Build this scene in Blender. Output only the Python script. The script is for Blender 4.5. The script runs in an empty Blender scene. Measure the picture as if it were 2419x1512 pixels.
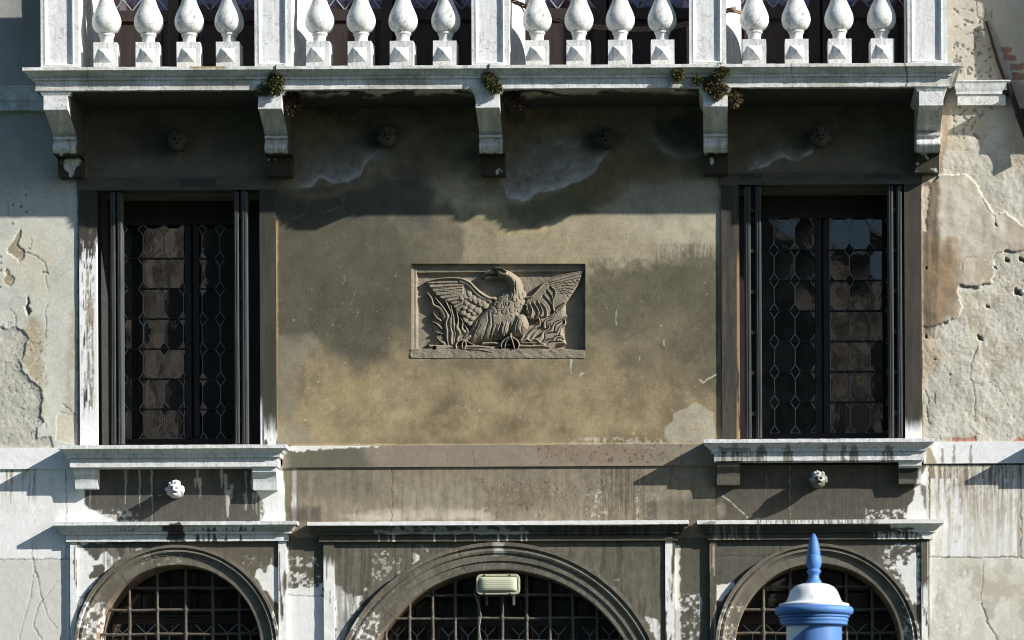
import bpy, math, random
import numpy as np
from math import pi, sin, cos, radians
from mathutils import Vector, Matrix

C = bpy.context.scene.collection
random.seed(7)
RNG = np.random.default_rng(11)

# ------------------------------------------------------------------ camera, sky, sun, exposure
S = 316.0            # picture units per metre on the wall plane
D = 23.0             # camera to wall, metres
ZE = 2.2             # eye above the water
PPX, PPY = 1720.0, 1877.0
ROLL = radians(0.28)
CR, SR = cos(ROLL), sin(ROLL)
FW, FH = 2419.0, 1512.0

cam_d = bpy.data.cameras.new('camera')
cam = bpy.data.objects.new('camera', cam_d)
C.objects.link(cam)
bpy.context.scene.camera = cam
cam_d.sensor_width = 36.0
cam_d.lens = 36.0 * D / (FW / S)
cam_d.shift_x = (FW / 2 - PPX) / FW
cam_d.shift_y = (PPY - FH / 2) / FW
cam_d.clip_start = 0.5
cam_d.clip_end = 2000
cam_d.dof.use_dof = True
cam_d.dof.focus_distance = D
cam_d.dof.aperture_fstop = 4.5
cam.location = (0, -D, ZE)
cam.rotation_euler = (Matrix.Rotation(pi / 2, 3, 'X') @ Matrix.Rotation(-ROLL, 3, 'Z')).to_euler()

SUN_A, SUN_E = 2.37, 1.30          # per metre towards the wall: shadow runs 2.37 left and 1.30 down
to_sun = Vector((SUN_A, -1.0, SUN_E)).normalized()
sun_d = bpy.data.lights.new('sun', 'SUN')
sun_d.energy = 5.0
sun_d.angle = radians(0.55)
sun_d.color = (1.0, 0.965, 0.91)
sun = bpy.data.objects.new('sun', sun_d)
C.objects.link(sun)
sun.rotation_euler = to_sun.to_track_quat('Z', 'Y').to_euler()
sun.location = (20, -20, 30)

world = bpy.data.worlds.new('World')
bpy.context.scene.world = world
world.use_nodes = True
wn = world.node_tree
wn.nodes.clear()
sky = wn.nodes.new('ShaderNodeTexSky')
sky.sky_type = 'NISHITA'
sky.sun_disc = False
sky.sun_elevation = math.asin(to_sun.z)
sky.sun_rotation = math.atan2(to_sun.x, to_sun.y)
sky.air_density = 1.0
sky.ozone_density = 4.0
sky.dust_density = 0.8
bg = wn.nodes.new('ShaderNodeBackground')
bg.inputs['Strength'].default_value = 0.075
wo = wn.nodes.new('ShaderNodeOutputWorld')
wn.links.new(sky.outputs[0], bg.inputs[0])
wn.links.new(bg.outputs[0], wo.inputs[0])

vs = bpy.context.scene.view_settings
vs.view_transform = 'Standard'
vs.look = 'None'
vs.exposure = 0.64
vs.gamma = 1.0
vs.use_curve_mapping = False
bpy.context.scene.render.film_transparent = False
try:
    bpy.context.scene.cycles.max_bounces = 6
    bpy.context.scene.cycles.filter_width = 1.05
    bpy.context.scene.cycles.use_denoising = True
    bpy.context.scene.cycles.caustics_reflective = False
    bpy.context.scene.cycles.caustics_refractive = False
except Exception:
    pass

# ------------------------------------------------------------------ picture <-> place
def W(px, py, p=0.0):
    """point on the plane that stands p metres proud of the wall"""
    px = np.asarray(px, float); py = np.asarray(py, float)
    dx = px - PPX; dy = PPY - py
    k = (D - p) / D
    return np.stack([(dx * CR + dy * SR) / S * k, np.broadcast_to(-np.asarray(p, float), dx.shape) if np.ndim(p) == 0 else -np.asarray(p, float),
                     (-dx * SR + dy * CR) / S * k + ZE], -1)
def WX(px, py, p=0.0): return float(W(px, py, p)[0])
def WZ(px, py, p=0.0): return float(W(px, py, p)[2])
def IMG(co):
    """place -> measured picture units"""
    k = D / (D + co[:, 1])
    x = co[:, 0] * k * S; z = (co[:, 2] - ZE) * k * S
    return PPX + x * CR - z * SR, PPY - (x * SR + z * CR)
M = 1.0 / S

# ------------------------------------------------------------------ noise and stain tools
_tabs = {}
def _tab(seed):
    if seed not in _tabs:
        _tabs[seed] = np.random.default_rng(1000 + seed).random((256, 256)).astype(np.float32)
    return _tabs[seed]
def vnoise(x, y, seed):
    t = _tab(seed)
    xf = np.floor(x); yf = np.floor(y)
    xi = xf.astype(np.int64) & 255; yi = yf.astype(np.int64) & 255
    fx = (x - xf); fy = (y - yf)
    fx = fx * fx * (3 - 2 * fx); fy = fy * fy * (3 - 2 * fy)
    x1 = (xi + 1) & 255; y1 = (yi + 1) & 255
    return (t[xi, yi] * (1 - fx) + t[x1, yi] * fx) * (1 - fy) + (t[xi, y1] * (1 - fx) + t[x1, y1] * fx) * fy
def fbm(x, y, sx, sy=None, oct=5, seed=1, gain=0.5):
    sy = sx if sy is None else sy
    u = x / sx; v = y / sy
    a = 1.0; tot = 0.0; out = 0.0
    for o in range(oct):
        out = out + a * vnoise(u + 13.7 * o, v + 7.3 * o, (seed * 17 + o) % 97)
        tot += a; a *= gain
        u = u * 2.03; v = v * 2.03
    return out / tot
def ss(a, b, x):
    t = np.clip((x - a) / (b - a), 0, 1)
    return t * t * (3 - 2 * t)
def sd_poly(x, y, pts):
    pts = np.asarray(pts, float)
    d = np.full(x.shape, 1e18); inside = np.zeros(x.shape, bool)
    n = len(pts)
    for i in range(n):
        ax, ay = pts[i]; bx, by = pts[(i + 1) % n]
        ex, ey = bx - ax, by - ay
        wx, wy = x - ax, y - ay
        t = np.clip((wx * ex + wy * ey) / (ex * ex + ey * ey + 1e-12), 0, 1)
        d = np.minimum(d, (wx - ex * t) ** 2 + (wy - ey * t) ** 2)
        c = ((ay <= y) & (by > y)) | ((by <= y) & (ay > y))
        if ey != 0:
            inside ^= c & (x < ax + (y - ay) * ex / ey)
    d = np.sqrt(d)
    return np.where(inside, d, -d)
def d_line(x, y, pts):
    pts = np.asarray(pts, float)
    best = np.full(x.shape, 1e18); par = np.zeros(x.shape)
    L = np.r_[0, np.cumsum(np.hypot(*(pts[1:, :2] - pts[:-1, :2]).T))]
    for i in range(len(pts) - 1):
        ax, ay = pts[i][:2]; bx, by = pts[i + 1][:2]
        ex, ey = bx - ax, by - ay
        t = np.clip(((x - ax) * ex + (y - ay) * ey) / (ex * ex + ey * ey + 1e-12), 0, 1)
        dd = (x - ax - ex * t) ** 2 + (y - ay - ey * t) ** 2
        m = dd < best
        best = np.where(m, dd, best)
        par = np.where(m, (L[i] + t * (L[i + 1] - L[i])) / L[-1], par)
    return np.sqrt(best), par

class Cv:
    """stain layers over a set of points (measured picture units), albedo out"""
    def __init__(s, px, py, base):
        s.x = px; s.y = py
        s.c = np.broadcast_to(np.asarray(base, float), (len(px), 3)).copy()
        s.h = np.zeros(len(px))
    def sub(s, x0, y0, x1, y1):
        return np.nonzero((s.x > x0) & (s.x < x1) & (s.y > y0) & (s.y < y1))[0]
    def mix(s, idx, m, col):
        m = np.clip(m, 0, 1)[:, None]
        s.c[idx] = s.c[idx] * (1 - m) + np.asarray(col, float) * m
    def mot(s, scale, lo, hi, seed, sy=None, oct=5):
        n = fbm(s.x, s.y, scale, sy, oct, seed)
        k = lo + (hi - lo) * ss(0.25, 0.75, n)
        s.c *= k[:, None]
    def poly(s, pts, col, op=1.0, soft=3, warp=8, ws=30, seed=1, h=0.0, brk=0.0, bs=12):
        pts = np.asarray(pts, float)
        g = soft + warp + 4
        i = s.sub(pts[:, 0].min() - g, pts[:, 1].min() - g, pts[:, 0].max() + g, pts[:, 1].max() + g)
        if not len(i): return i, np.zeros(0)
        x, y = s.x[i], s.y[i]
        wx = x + warp * 2 * (fbm(x, y, ws, oct=5, seed=seed, gain=.6) - .5)
        wy = y + warp * 2 * (fbm(x, y, ws, oct=5, seed=seed + 31, gain=.6) - .5)
        sd = sd_poly(wx, wy, pts)
        if brk: sd = sd + brk * (fbm(x, y, bs, oct=4, seed=seed + 7) - .5) * 2
        m = ss(-soft, soft, sd)
        s.mix(i, m * op, col)
        if h: s.h[i] += h * m
        return i, m
    def rect(s, x0, y0, x1, y1, col, **k):
        return s.poly([(x0, y0), (x1, y0), (x1, y1), (x0, y1)], col, **k)
    def ell(s, cx, cy, rx, ry, col, op=1.0, soft=.35, warp=.3, ws=30, seed=1, rot=0):
        g = max(rx, ry) * 1.7
        i = s.sub(cx - g, cy - g, cx + g, cy + g)
        if not len(i): return
        x, y = s.x[i] - cx, s.y[i] - cy
        if rot:
            x, y = x * cos(rot) + y * sin(rot), -x * sin(rot) + y * cos(rot)
        r = np.sqrt((x / rx) ** 2 + (y / ry) ** 2) + warp * 2 * (fbm(s.x[i], s.y[i], ws, oct=5, seed=seed) - .5)
        s.mix(i, ss(1 + soft, 1 - soft, r) * op, col)
    def line(s, pts, w, col, op=1.0, soft=1.5, warp=3, ws=14, seed=1, h=0.0, taper=False, brk=0.0):
        p = np.asarray(pts, float)
        g = w + soft + warp + 3
        i = s.sub(p[:, 0].min() - g, p[:, 1].min() - g, p[:, 0].max() + g, p[:, 1].max() + g)
        if not len(i): return
        x, y = s.x[i], s.y[i]
        wx = x + warp * 2 * (fbm(x, y, ws, oct=4, seed=seed) - .5)
        wy = y + warp * 2 * (fbm(x, y, ws, oct=4, seed=seed + 5) - .5)
        d, t = d_line(wx, wy, p)
        ww = w * (1 - .75 * t) if taper else w
        m = ss(soft, -soft, d - ww)
        if brk: m = m * ss(brk - .12, brk + .12, fbm(x, y, 9, oct=3, seed=seed + 9))
        s.mix(i, m * op, col)
        if h: s.h[i] += h * m
    def crack(s, pts, w=.8, dark=.35, seed=1, h=-.003):
        p = np.asarray(pts, float)
        i = s.sub(p[:, 0].min() - 8, p[:, 1].min() - 8, p[:, 0].max() + 8, p[:, 1].max() + 8)
        if not len(i): return
        x, y = s.x[i], s.y[i]
        wx = x + 7 * (fbm(x, y, 10, oct=4, seed=seed) - .5)
        wy = y + 7 * (fbm(x, y, 10, oct=4, seed=seed + 5) - .5)
        d, t = d_line(wx, wy, p)
        m = ss(w + 1.0, w - .6, d)
        s.c[i] *= (1 - m * (1 - dark))[:, None]
        s.h[i] += h * m
    def drip(s, x0, y0, y1, w, col, op=1.0, seed=1, soft=1.2):
        s.line([(x0, y0), (x0 + random.uniform(-1.5, 1.5), (y0 + y1) / 2), (x0, y1)], w, col, op=op, soft=soft, warp=2.5, ws=10, seed=seed, taper=True)
    def streaks(s, x0, y0, x1, y1, col, op, sx=5, sy=120, lo=.5, hi=.62, seed=1, fade=True, edge=10):
        i = s.sub(x0, y0, x1, y1)
        if not len(i): return
        x, y = s.x[i], s.y[i]
        xw = x + sx * 2.2 * (fbm(x, y, sx * 7, sy * .5, 4, seed + 13) - .5)
        n = .74 * fbm(xw, y, sx, sy, 4, seed) + .26 * fbm(x, y, max(sx * 2.2, 7), max(sx * 2.6, 8), 5, seed + 17, .62)
        m = ss(lo, hi, n) * ss(x0, x0 + edge, x) * ss(x1, x1 - edge, x)
        if fade: m = m * ss(y1, y0 + (y1 - y0) * .3, y + (y1 - y0) * .35 * (fbm(x, y * 0, 9, 9, 3, seed + 3) - .5))
        s.mix(i, m * op, col)
    def specks(s, x0, y0, x1, y1, col, op, scale=6, thr=.62, seed=1, edge=20):
        i = s.sub(x0, y0, x1, y1)
        if not len(i): return
        x, y = s.x[i], s.y[i]
        f = ss(x0, x0 + edge, x) * ss(x1, x1 - edge, x) * ss(y0, y0 + edge, y) * ss(y1, y1 - edge, y)
        n = fbm(x, y, scale, oct=4, seed=seed) * (.75 + .25 * f) + .12 * (fbm(x, y, scale * 6, oct=3, seed=seed + 3) - .5)
        g = ss(0, .25, f) * op * (.55 + .45 * ss(.35, .6, fbm(x, y, scale * .45, oct=3, seed=seed + 11)))
        s.mix(i, ss(thr - .09, thr, n) * g * .28, col)
        s.mix(i, ss(thr, thr + .06, n) * g, col)
    def salt(s, pts, up, dn, col, op, seed=1, warp=7, fine=.6):
        """bloom of salts that ends in a tide line below and thins out upward"""
        p = np.asarray(pts, float)
        i = s.sub(p[:, 0].min() - 12, p[:, 1].min() - up * 3 - 10, p[:, 0].max() + 12, p[:, 1].max() + dn * 4 + 10)
        if not len(i): return
        x, y = s.x[i], s.y[i]
        wx = x + warp * 2 * (fbm(x, y, 26, oct=5, seed=seed, gain=.6) - .5)
        wy = y + warp * 2 * (fbm(x, y, 26, oct=5, seed=seed + 5, gain=.6) - .5)
        a = np.interp(wx, p[:, 0], p[:, 1]) - wy
        m = np.where(a > 0, np.exp(-(a / up) ** 1.3), np.exp(-(a / dn) ** 2))
        m = m * ss(p[0, 0] - 10, p[0, 0] + 25, wx) * ss(p[-1, 0] + 10, p[-1, 0] - 12, wx)
        n = fbm(x, y, 20, 14, 5, seed + 9, .65)
        m = m * (1 - fine + fine * 1.5 * ss(.34, .66, n))
        s.mix(i, m * op, col)
    def hairs(s, n, x0, y0, x1, y1, col, op, seed, L=26):
        r = np.random.default_rng(seed)
        for k in range(n):
            a, b, t = r.uniform(x0, x1), r.uniform(y0, y1), r.uniform(-.6, .6) + (pi / 2 if r.random() < .3 else 0)
            pts = [(a, b)]
            for _ in range(4):
                t += r.normal() * .5
                a += cos(t) * L * .25 * r.uniform(.5, 1.5); b += sin(t) * L * .25 * r.uniform(.5, 1.5)
                pts.append((a, b))
            s.line(pts, r.uniform(.25, .7), col, op=op * r.uniform(.4, 1), soft=1.1, warp=2.5, ws=9, seed=int(r.integers(90)), brk=.42)
    def pits(s, x0, y0, x1, y1, scale=7, thr=.68, dark=.45, h=-.004, seed=1):
        i = s.sub(x0, y0, x1, y1)
        if not len(i): return
        m = ss(thr, thr + .06, fbm(s.x[i], s.y[i], scale, oct=3, seed=seed))
        s.c[i] *= (1 - m * (1 - dark))[:, None]
        s.h[i] += h * m

# ------------------------------------------------------------------ materials
def new_mat(name):
    m = bpy.data.materials.new(name); m.use_nodes = True
    nt = m.node_tree
    return m, nt, nt.nodes, nt.links, nt.nodes['Principled BSDF']
def attr_mat(name, rough=.9, grain=.14, gscale=90, bump=.25, bscale=140, veins=0.0, spec=.25, bdist=.004):
    """stone or plaster: measured albedo per point, broken up with fine grain, veins and bump"""
    m, nt, N, L, b = new_mat(name)
    a = N.new('ShaderNodeAttribute'); a.attribute_name = 'Col'
    tc = N.new('ShaderNodeTexCoord')
    n1 = N.new('ShaderNodeTexNoise'); n1.inputs['Scale'].default_value = gscale; n1.inputs['Detail'].default_value = 6; n1.inputs['Roughness'].default_value = .65
    L.new(tc.outputs['Object'], n1.inputs['Vector'])
    mr = N.new('ShaderNodeMapRange'); mr.inputs[1].default_value = .25; mr.inputs[2].default_value = .75
    mr.inputs[3].default_value = 1 - grain; mr.inputs[4].default_value = 1 + grain
    L.new(n1.outputs[0], mr.inputs[0])
    mx = N.new('ShaderNodeMix'); mx.data_type = 'RGBA'; mx.blend_type = 'MULTIPLY'; mx.inputs[0].default_value = 1
    L.new(a.outputs['Color'], mx.inputs[6]); L.new(mr.outputs[0], mx.inputs[7])
    col = mx.outputs[2]
    if veins:
        nz = N.new('ShaderNodeTexNoise'); nz.inputs['Scale'].default_value = 7; nz.inputs['Detail'].default_value = 4
        L.new(tc.outputs['Object'], nz.inputs['Vector'])
        ad = N.new('ShaderNodeMix'); ad.data_type = 'RGBA'; ad.blend_type = 'ADD'; ad.inputs[0].default_value = .35
        L.new(tc.outputs['Object'], ad.inputs[6]); L.new(nz.outputs['Color'], ad.inputs[7])
        mp = N.new('ShaderNodeMapping'); mp.inputs['Scale'].default_value = (1, 1, .55)
        L.new(ad.outputs[2], mp.inputs[0])
        vo = N.new('ShaderNodeTexVoronoi'); vo.feature = 'DISTANCE_TO_EDGE'; vo.inputs['Scale'].default_value = 7
        L.new(mp.outputs[0], vo.inputs['Vector'])
        mr2 = N.new('ShaderNodeMapRange'); mr2.inputs[1].default_value = .0; mr2.inputs[2].default_value = .02
        mr2.inputs[3].default_value = 1 - veins; mr2.inputs[4].default_value = 1
        L.new(vo.outputs['Distance'], mr2.inputs[0])
        m3 = N.new('ShaderNodeMix'); m3.data_type = 'RGBA'; m3.blend_type = 'MULTIPLY'; m3.inputs[0].default_value = 1
        L.new(col, m3.inputs[6]); L.new(mr2.outputs[0], m3.inputs[7])
        # weather streaks running down the stone
        mp2 = N.new('ShaderNodeMapping'); mp2.inputs['Scale'].default_value = (60, 60, 4)
        L.new(tc.outputs['Object'], mp2.inputs[0])
        n4 = N.new('ShaderNodeTexNoise'); n4.inputs['Scale'].default_value = 1; n4.inputs['Detail'].default_value = 3
        L.new(mp2.outputs[0], n4.inputs['Vector'])
        mr4 = N.new('ShaderNodeMapRange'); mr4.inputs[1].default_value = .3; mr4.inputs[2].default_value = .7; mr4.inputs[3].default_value = .86; mr4.inputs[4].default_value = 1.06
        L.new(n4.outputs[0], mr4.inputs[0])
        m5 = N.new('ShaderNodeMix'); m5.data_type = 'RGBA'; m5.blend_type = 'MULTIPLY'; m5.inputs[0].default_value = 1
        L.new(m3.outputs[2], m5.inputs[6]); L.new(mr4.outputs[0], m5.inputs[7])
        col = m5.outputs[2]
    L.new(col, b.inputs['Base Color'])
    b.inputs['Roughness'].default_value = rough
    b.inputs['Specular IOR Level'].default_value = spec
    n2 = N.new('ShaderNodeTexNoise'); n2.inputs['Scale'].default_value = bscale; n2.inputs['Detail'].default_value = 5
    L.new(tc.outputs['Object'], n2.inputs['Vector'])
    bp = N.new('ShaderNodeBump'); bp.inputs['Strength'].default_value = bump; bp.inputs['Distance'].default_value = bdist
    L.new(n2.outputs[0], bp.inputs['Height']); L.new(bp.outputs[0], b.inputs['Normal'])
    return m
def flat_mat(name, col, rough=.6, var=.25, scale=30, bump=.2, metal=0, spec=.4, sz=(1, 1, 1)):
    m, nt, N, L, b = new_mat(name)
    tc = N.new('ShaderNodeTexCoord')
    mp = N.new('ShaderNodeMapping'); mp.inputs['Scale'].default_value = sz
    L.new(tc.outputs['Object'], mp.inputs[0])
    n = N.new('ShaderNodeTexNoise'); n.inputs['Scale'].default_value = scale; n.inputs['Detail'].default_value = 6
    L.new(mp.outputs[0], n.inputs['Vector'])
    r = N.new('ShaderNodeValToRGB')
    r.color_ramp.elements[0].position = .3; r.color_ramp.elements[1].position = .7
    r.color_ramp.elements[0].color = (*[c * (1 - var) for c in col], 1)
    r.color_ramp.elements[1].color = (*[min(1, c * (1 + var)) for c in col], 1)
    L.new(n.outputs[0], r.inputs[0]); L.new(r.outputs[0], b.inputs['Base Color'])
    b.inputs['Roughness'].default_value = rough; b.inputs['Metallic'].default_value = metal
    b.inputs['Specular IOR Level'].default_value = spec
    bp = N.new('ShaderNodeBump'); bp.inputs['Strength'].default_value = bump; bp.inputs['Distance'].default_value = .004
    L.new(n.outputs[0], bp.inputs['Height']); L.new(bp.outputs[0], b.inputs['Normal'])
    return m
MAT_PLASTER = attr_mat('weathered_plaster', grain=.17, gscale=75, bump=.4, bscale=150)
MAT_ROUGH = attr_mat('rough_render', grain=.10, gscale=60, bump=.28, bscale=110, bdist=.004)
MAT_STONE = attr_mat('stained_stone', grain=.10, gscale=80, bump=.3, bscale=120)
MAT_MARBLE = attr_mat('white_istrian_stone', grain=.07, gscale=50, bump=.22, bscale=70, veins=.42)
MAT_RELIEF = attr_mat('carved_brown_stone', grain=.14, gscale=120, bump=.4, bscale=200)
MAT_IRON = flat_mat('rusty_iron', (.10, .084, .067), .75, .45, 40, .5)
MAT_DARKIRON = flat_mat('black_iron', (.03, .022, .02), .7, .4, 60, .5)
MAT_SHUTTER = flat_mat('weathered_grey_wood', (.058, .062, .058), .8, .35, 14, .35, sz=(4, 4, .3))
MAT_DARKWOOD = flat_mat('dark_brown_wood', (.022, .014, .012), .55, .4, 12, .2, sz=(4, 4, .5))
MAT_DOORWOOD = flat_mat('brown_door_wood', (.034, .023, .020), .55, .3, 10, .2, sz=(4, 4, .5))
MAT_ROOM = flat_mat('unlit_room_plaster', (.05, .045, .04), .9, .2, 3, .1)
MAT_REVEAL = flat_mat('deep_shade_reveal', (.035, .032, .03), .9, .4, 20, .3)  # near black stands in for the shade deep in the opening
MAT_SOFFIT = flat_mat('brown_wood_soffit', (.20, .165, .11), .9, .35, 9, .3, sz=(.5, 3, 1))
MAT_LEAD = flat_mat('lead_came', (.25, .29, .285), .5, .2, 30, .1)
MAT_ROPE = flat_mat('brown_rope', (.28, .20, .16), .9, .4, 300, .8)
MAT_WHITEPAINT = flat_mat('white_paint', (.80, .80, .79), .45, .05, 9, .1)
MAT_LAMP = flat_mat('pale_green_grey_paint', (.42, .43, .30), .5, .12, 40, .1)
MAT_CABLE = flat_mat('grey_cable', (.24, .24, .21), .6, .1, 40, .1)
def glass_mat(name, tint, refl, dirt=.06, dirt_col=(.05, .045, .035), rough=.02, bump=.06, bs=14):
    """old window glass: mostly clear, a film of dirt, wavy reflection"""
    m, nt, N, L, b = new_mat(name)
    N.remove(b)
    out = N['Material Output']
    tc = N.new('ShaderNodeTexCoord')
    nz = N.new('ShaderNodeTexNoise'); nz.inputs['Scale'].default_value = bs; nz.inputs['Detail'].default_value = 3
    L.new(tc.outputs['Object'], nz.inputs['Vector'])
    bp = N.new('ShaderNodeBump'); bp.inputs['Strength'].default_value = bump; bp.inputs['Distance'].default_value = .01
    L.new(nz.outputs[0], bp.inputs['Height'])
    g = N.new('ShaderNodeBsdfGlossy'); g.inputs['Roughness'].default_value = rough; g.inputs['Color'].default_value = (*tint, 1)
    L.new(bp.outputs[0], g.inputs['Normal'])
    t = N.new('ShaderNodeBsdfTransparent'); t.inputs['Color'].default_value = (.75, .75, .7, 1)
    df = N.new('ShaderNodeBsdfDiffuse'); df.inputs['Color'].default_value = (*dirt_col, 1)
    m1 = N.new('ShaderNodeMixShader'); m1.inputs[0].default_value = dirt
    L.new(t.outputs[0], m1.inputs[1]); L.new(df.outputs[0], m1.inputs[2])
    fr = N.new('ShaderNodeFresnel'); fr.inputs['IOR'].default_value = 1.5
    mu = N.new('ShaderNodeMath'); mu.operation = 'MULTIPLY'; mu.inputs[1].default_value = refl / .04
    L.new(fr.outputs[0], mu.inputs[0])
    m2 = N.new('ShaderNodeMixShader')
    L.new(mu.outputs[0], m2.inputs[0]); L.new(m1.outputs[0], m2.inputs[1]); L.new(g.outputs[0], m2.inputs[2])
    L.new(m2.outputs[0], out.inputs['Surface'])
    return m
MAT_GLASS = glass_mat('old_leaded_glass', (1, .97, .93), .072, .36, bump=.030, bs=6, dirt_col=(.055, .056, .048))
MAT_DOORGLASS = glass_mat('violet_leaded_glass', (.95, .74, .92), .13, .5, (.10, .06, .085), .05, .10)

# ------------------------------------------------------------------ mesh helpers
def thing(name, label, cat, loc=(0, 0, 0), group=None):
    o = bpy.data.objects.new(name, None); C.objects.link(o)
    o.location = loc; o['label'] = label; o['category'] = cat
    o.empty_display_size = .1
    if group: o['group'] = group
    return o
def tag(o, label, cat, group=None):
    o['label'] = label; o['category'] = cat
    if group: o['group'] = group
    return o
def raw_mesh(name, co, faces, mat, parent=None, origin=(0, 0, 0), smooth=False, angle=None):
    co = np.asarray(co, np.float32) - np.asarray(origin, np.float32)
    me = bpy.data.meshes.new(name)
    if isinstance(faces, np.ndarray):
        n, k = faces.shape
        me.vertices.add(len(co)); me.vertices.foreach_set('co', co.ravel())
        me.loops.add(n * k); me.loops.foreach_set('vertex_index', faces.astype(np.int32).ravel())
        me.polygons.add(n); me.polygons.foreach_set('loop_start', np.arange(0, n * k, k, dtype=np.int32))
        me.update(calc_edges=True)
    else:
        me.from_pydata(co.tolist(), [], faces); me.update()
    me.materials.append(mat)
    if smooth: me.polygons.foreach_set('use_smooth', np.ones(len(me.polygons), bool))
    if angle is not None: me.set_sharp_from_angle(angle=radians(angle))
    o = bpy.data.objects.new(name, me); C.objects.link(o)
    if parent is not None: o.parent = parent
    return o
def set_col(o, col):
    me = o.data
    a = me.color_attributes.new('Col', 'FLOAT_COLOR', 'POINT')
    c = np.ones((len(me.vertices), 4), np.float32); c[:, :3] = np.clip(col, .004, .9)
    a.data.foreach_set('color', c.ravel())
class MB:
    """several shapes collected into one mesh"""
    def __init__(s): s.v = []; s.f = []; s.n = 0
    def add(s, co, faces):
        co = np.asarray(co, float).reshape(-1, 3)
        s.v.append(co)
        s.f += [tuple(int(i) + s.n for i in f) for f in faces]
        s.n += len(co)
        return s
    def box(s, a, b, bev=0):
        (x0, y0, z0), (x1, y1, z1) = np.minimum(a, b), np.maximum(a, b)
        if bev <= 0:
            co = [(x, y, z) for z in (z0, z1) for y in (y0, y1) for x in (x0, x1)]
            return s.add(co, [(0, 2, 3, 1), (4, 5, 7, 6), (0, 1, 5, 4), (2, 6, 7, 3), (0, 4, 6, 2), (1, 3, 7, 5)])
        e = min(bev, (x1 - x0) / 3, (y1 - y0) / 3, (z1 - z0) / 3)
        # chamfered vertical-prism: outline with cut corners, inset at top and bottom
        def ring(i, z):
            return [(x0 + e + i, y0 + i, z), (x1 - e - i, y0 + i, z), (x1 - i, y0 + e + i, z), (x1 - i, y1 - e - i, z),
                    (x1 - e - i, y1 - i, z), (x0 + e + i, y1 - i, z), (x0 + i, y1 - e - i, z), (x0 + i, y0 + e + i, z)]
        co = ring(e * .6, z0) + ring(0, z0 + e) + ring(0, z1 - e) + ring(e * .6, z1)
        fs = [tuple(range(7, -1, -1)), tuple(range(24, 32))]
        for r in range(3):
            for i in range(8):
                j = (i + 1) % 8
                fs.append((r * 8 + i, r * 8 + j, r * 8 + 8 + j, r * 8 + 8 + i))
        return s.add(co, fs)
    def tube(s, pts, r, n=8, cap=True):
        pts = [Vector(p) for p in pts]
        rs = r if hasattr(r, '__len__') else [r] * len(pts)
        co = []
        up = None
        for i, p in enumerate(pts):
            t = (pts[min(i + 1, len(pts) - 1)] - pts[max(i - 1, 0)]).normalized()
            a = t.cross(Vector((0, 1, 0)) if abs(t.y) < .9 else Vector((1, 0, 0))).normalized()
            if up is not None and a.dot(up) < 0: a = -a
            up = a
            b = t.cross(a)
            co += [p + (a * cos(2 * pi * k / n) + b * sin(2 * pi * k / n)) * rs[i] for k in range(n)]
        fs = []
        for i in range(len(pts) - 1):
            for k in range(n):
                fs.append((i * n + k, i * n + (k + 1) % n, (i + 1) * n + (k + 1) % n, (i + 1) * n + k))
        if cap: fs += [tuple(range(n - 1, -1, -1)), tuple(range((len(pts) - 1) * n, len(pts) * n))]
        return s.add([tuple(c) for c in co], fs)
    def lathe(s, prof, n=32, c=(0, 0, 0), cap=True):
        co = [(c[0] + r * cos(2 * pi * k / n), c[1] + r * sin(2 * pi * k / n), c[2] + z) for r, z in prof for k in range(n)]
        fs = []
        for i in range(len(prof) - 1):
            for k in range(n):
                fs.append((i * n + k, i * n + (k + 1) % n, (i + 1) * n + (k + 1) % n, (i + 1) * n + k))
        if cap: fs += [tuple(range(n - 1, -1, -1)), tuple(range((len(prof) - 1) * n, len(prof) * n))]
        return s.add(co, fs)
    def build(s, name, mat, parent=None, origin=(0, 0, 0), smooth=False, angle=None, paint=None):
        co = np.concatenate(s.v)
        o = raw_mesh(name, co, s.f, mat, parent, origin, smooth, angle)
        if paint is not None: set_col(o, paint(co))
        return o
def quads(nu, nv):
    i = np.arange(nu - 1)[:, None] * nv + np.arange(nv - 1)[None, :]
    return np.stack([i, i + nv, i + nv + 1, i + 1], -1).reshape(-1, 4)
def dense(x0, x1, step, lo=-40, hi=2460, far=60):
    """coordinates dense inside the picture and sparse outside"""
    out = []
    def seg(a, b, st):
        if b - a > 1e-6: out.append(np.linspace(a, b, max(2, int((b - a) / st) + 1)))
    m0, m1, mid = lo - 420, hi + 480, 6.0
    seg(x0, min(x1, m0), far); seg(max(x0, m0), min(x1, lo), mid); seg(max(x0, lo), min(x1, hi), step); seg(max(x0, hi), min(x1, m1), mid); seg(max(x0, m1), x1, far)
    return np.unique(np.round(np.concatenate(out), 4))
def panel(name, x0, y0, x1, y1, p, mat, painter, parent, hole=None, step=2.1, skirt=.05, **kw):
    """a stretch of wall face: a fine grid that carries its own relief and stains"""
    xs = dense(x0, x1, step); ys = dense(y0, y1, step, hi=1560)
    gx, gy = np.meshgrid(xs, ys, indexing='ij')
    px, py = gx.ravel(), gy.ravel()
    cv = painter(px, py)
    co = W(px, py, p)
    co[:, 1] -= cv.h
    f = quads(len(xs), len(ys))[:, ::-1]
    if hole is not None:
        cx = px[f].mean(1); cy = py[f].mean(1)
        f = f[~hole(cx, cy)]
    o = raw_mesh(name, co, f, mat, parent, smooth=True, **kw)
    set_col(o, cv.c)
    return o
def resample(prof, step):
    out = [prof[0]]
    for a, b in zip(prof[:-1], prof[1:]):
        n = max(1, int(math.ceil(math.dist(a, b) / step)))
        out += [(a[0] + (b[0] - a[0]) * k / n, a[1] + (b[1] - a[1]) * k / n) for k in range(1, n + 1)]
    return out
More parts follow.
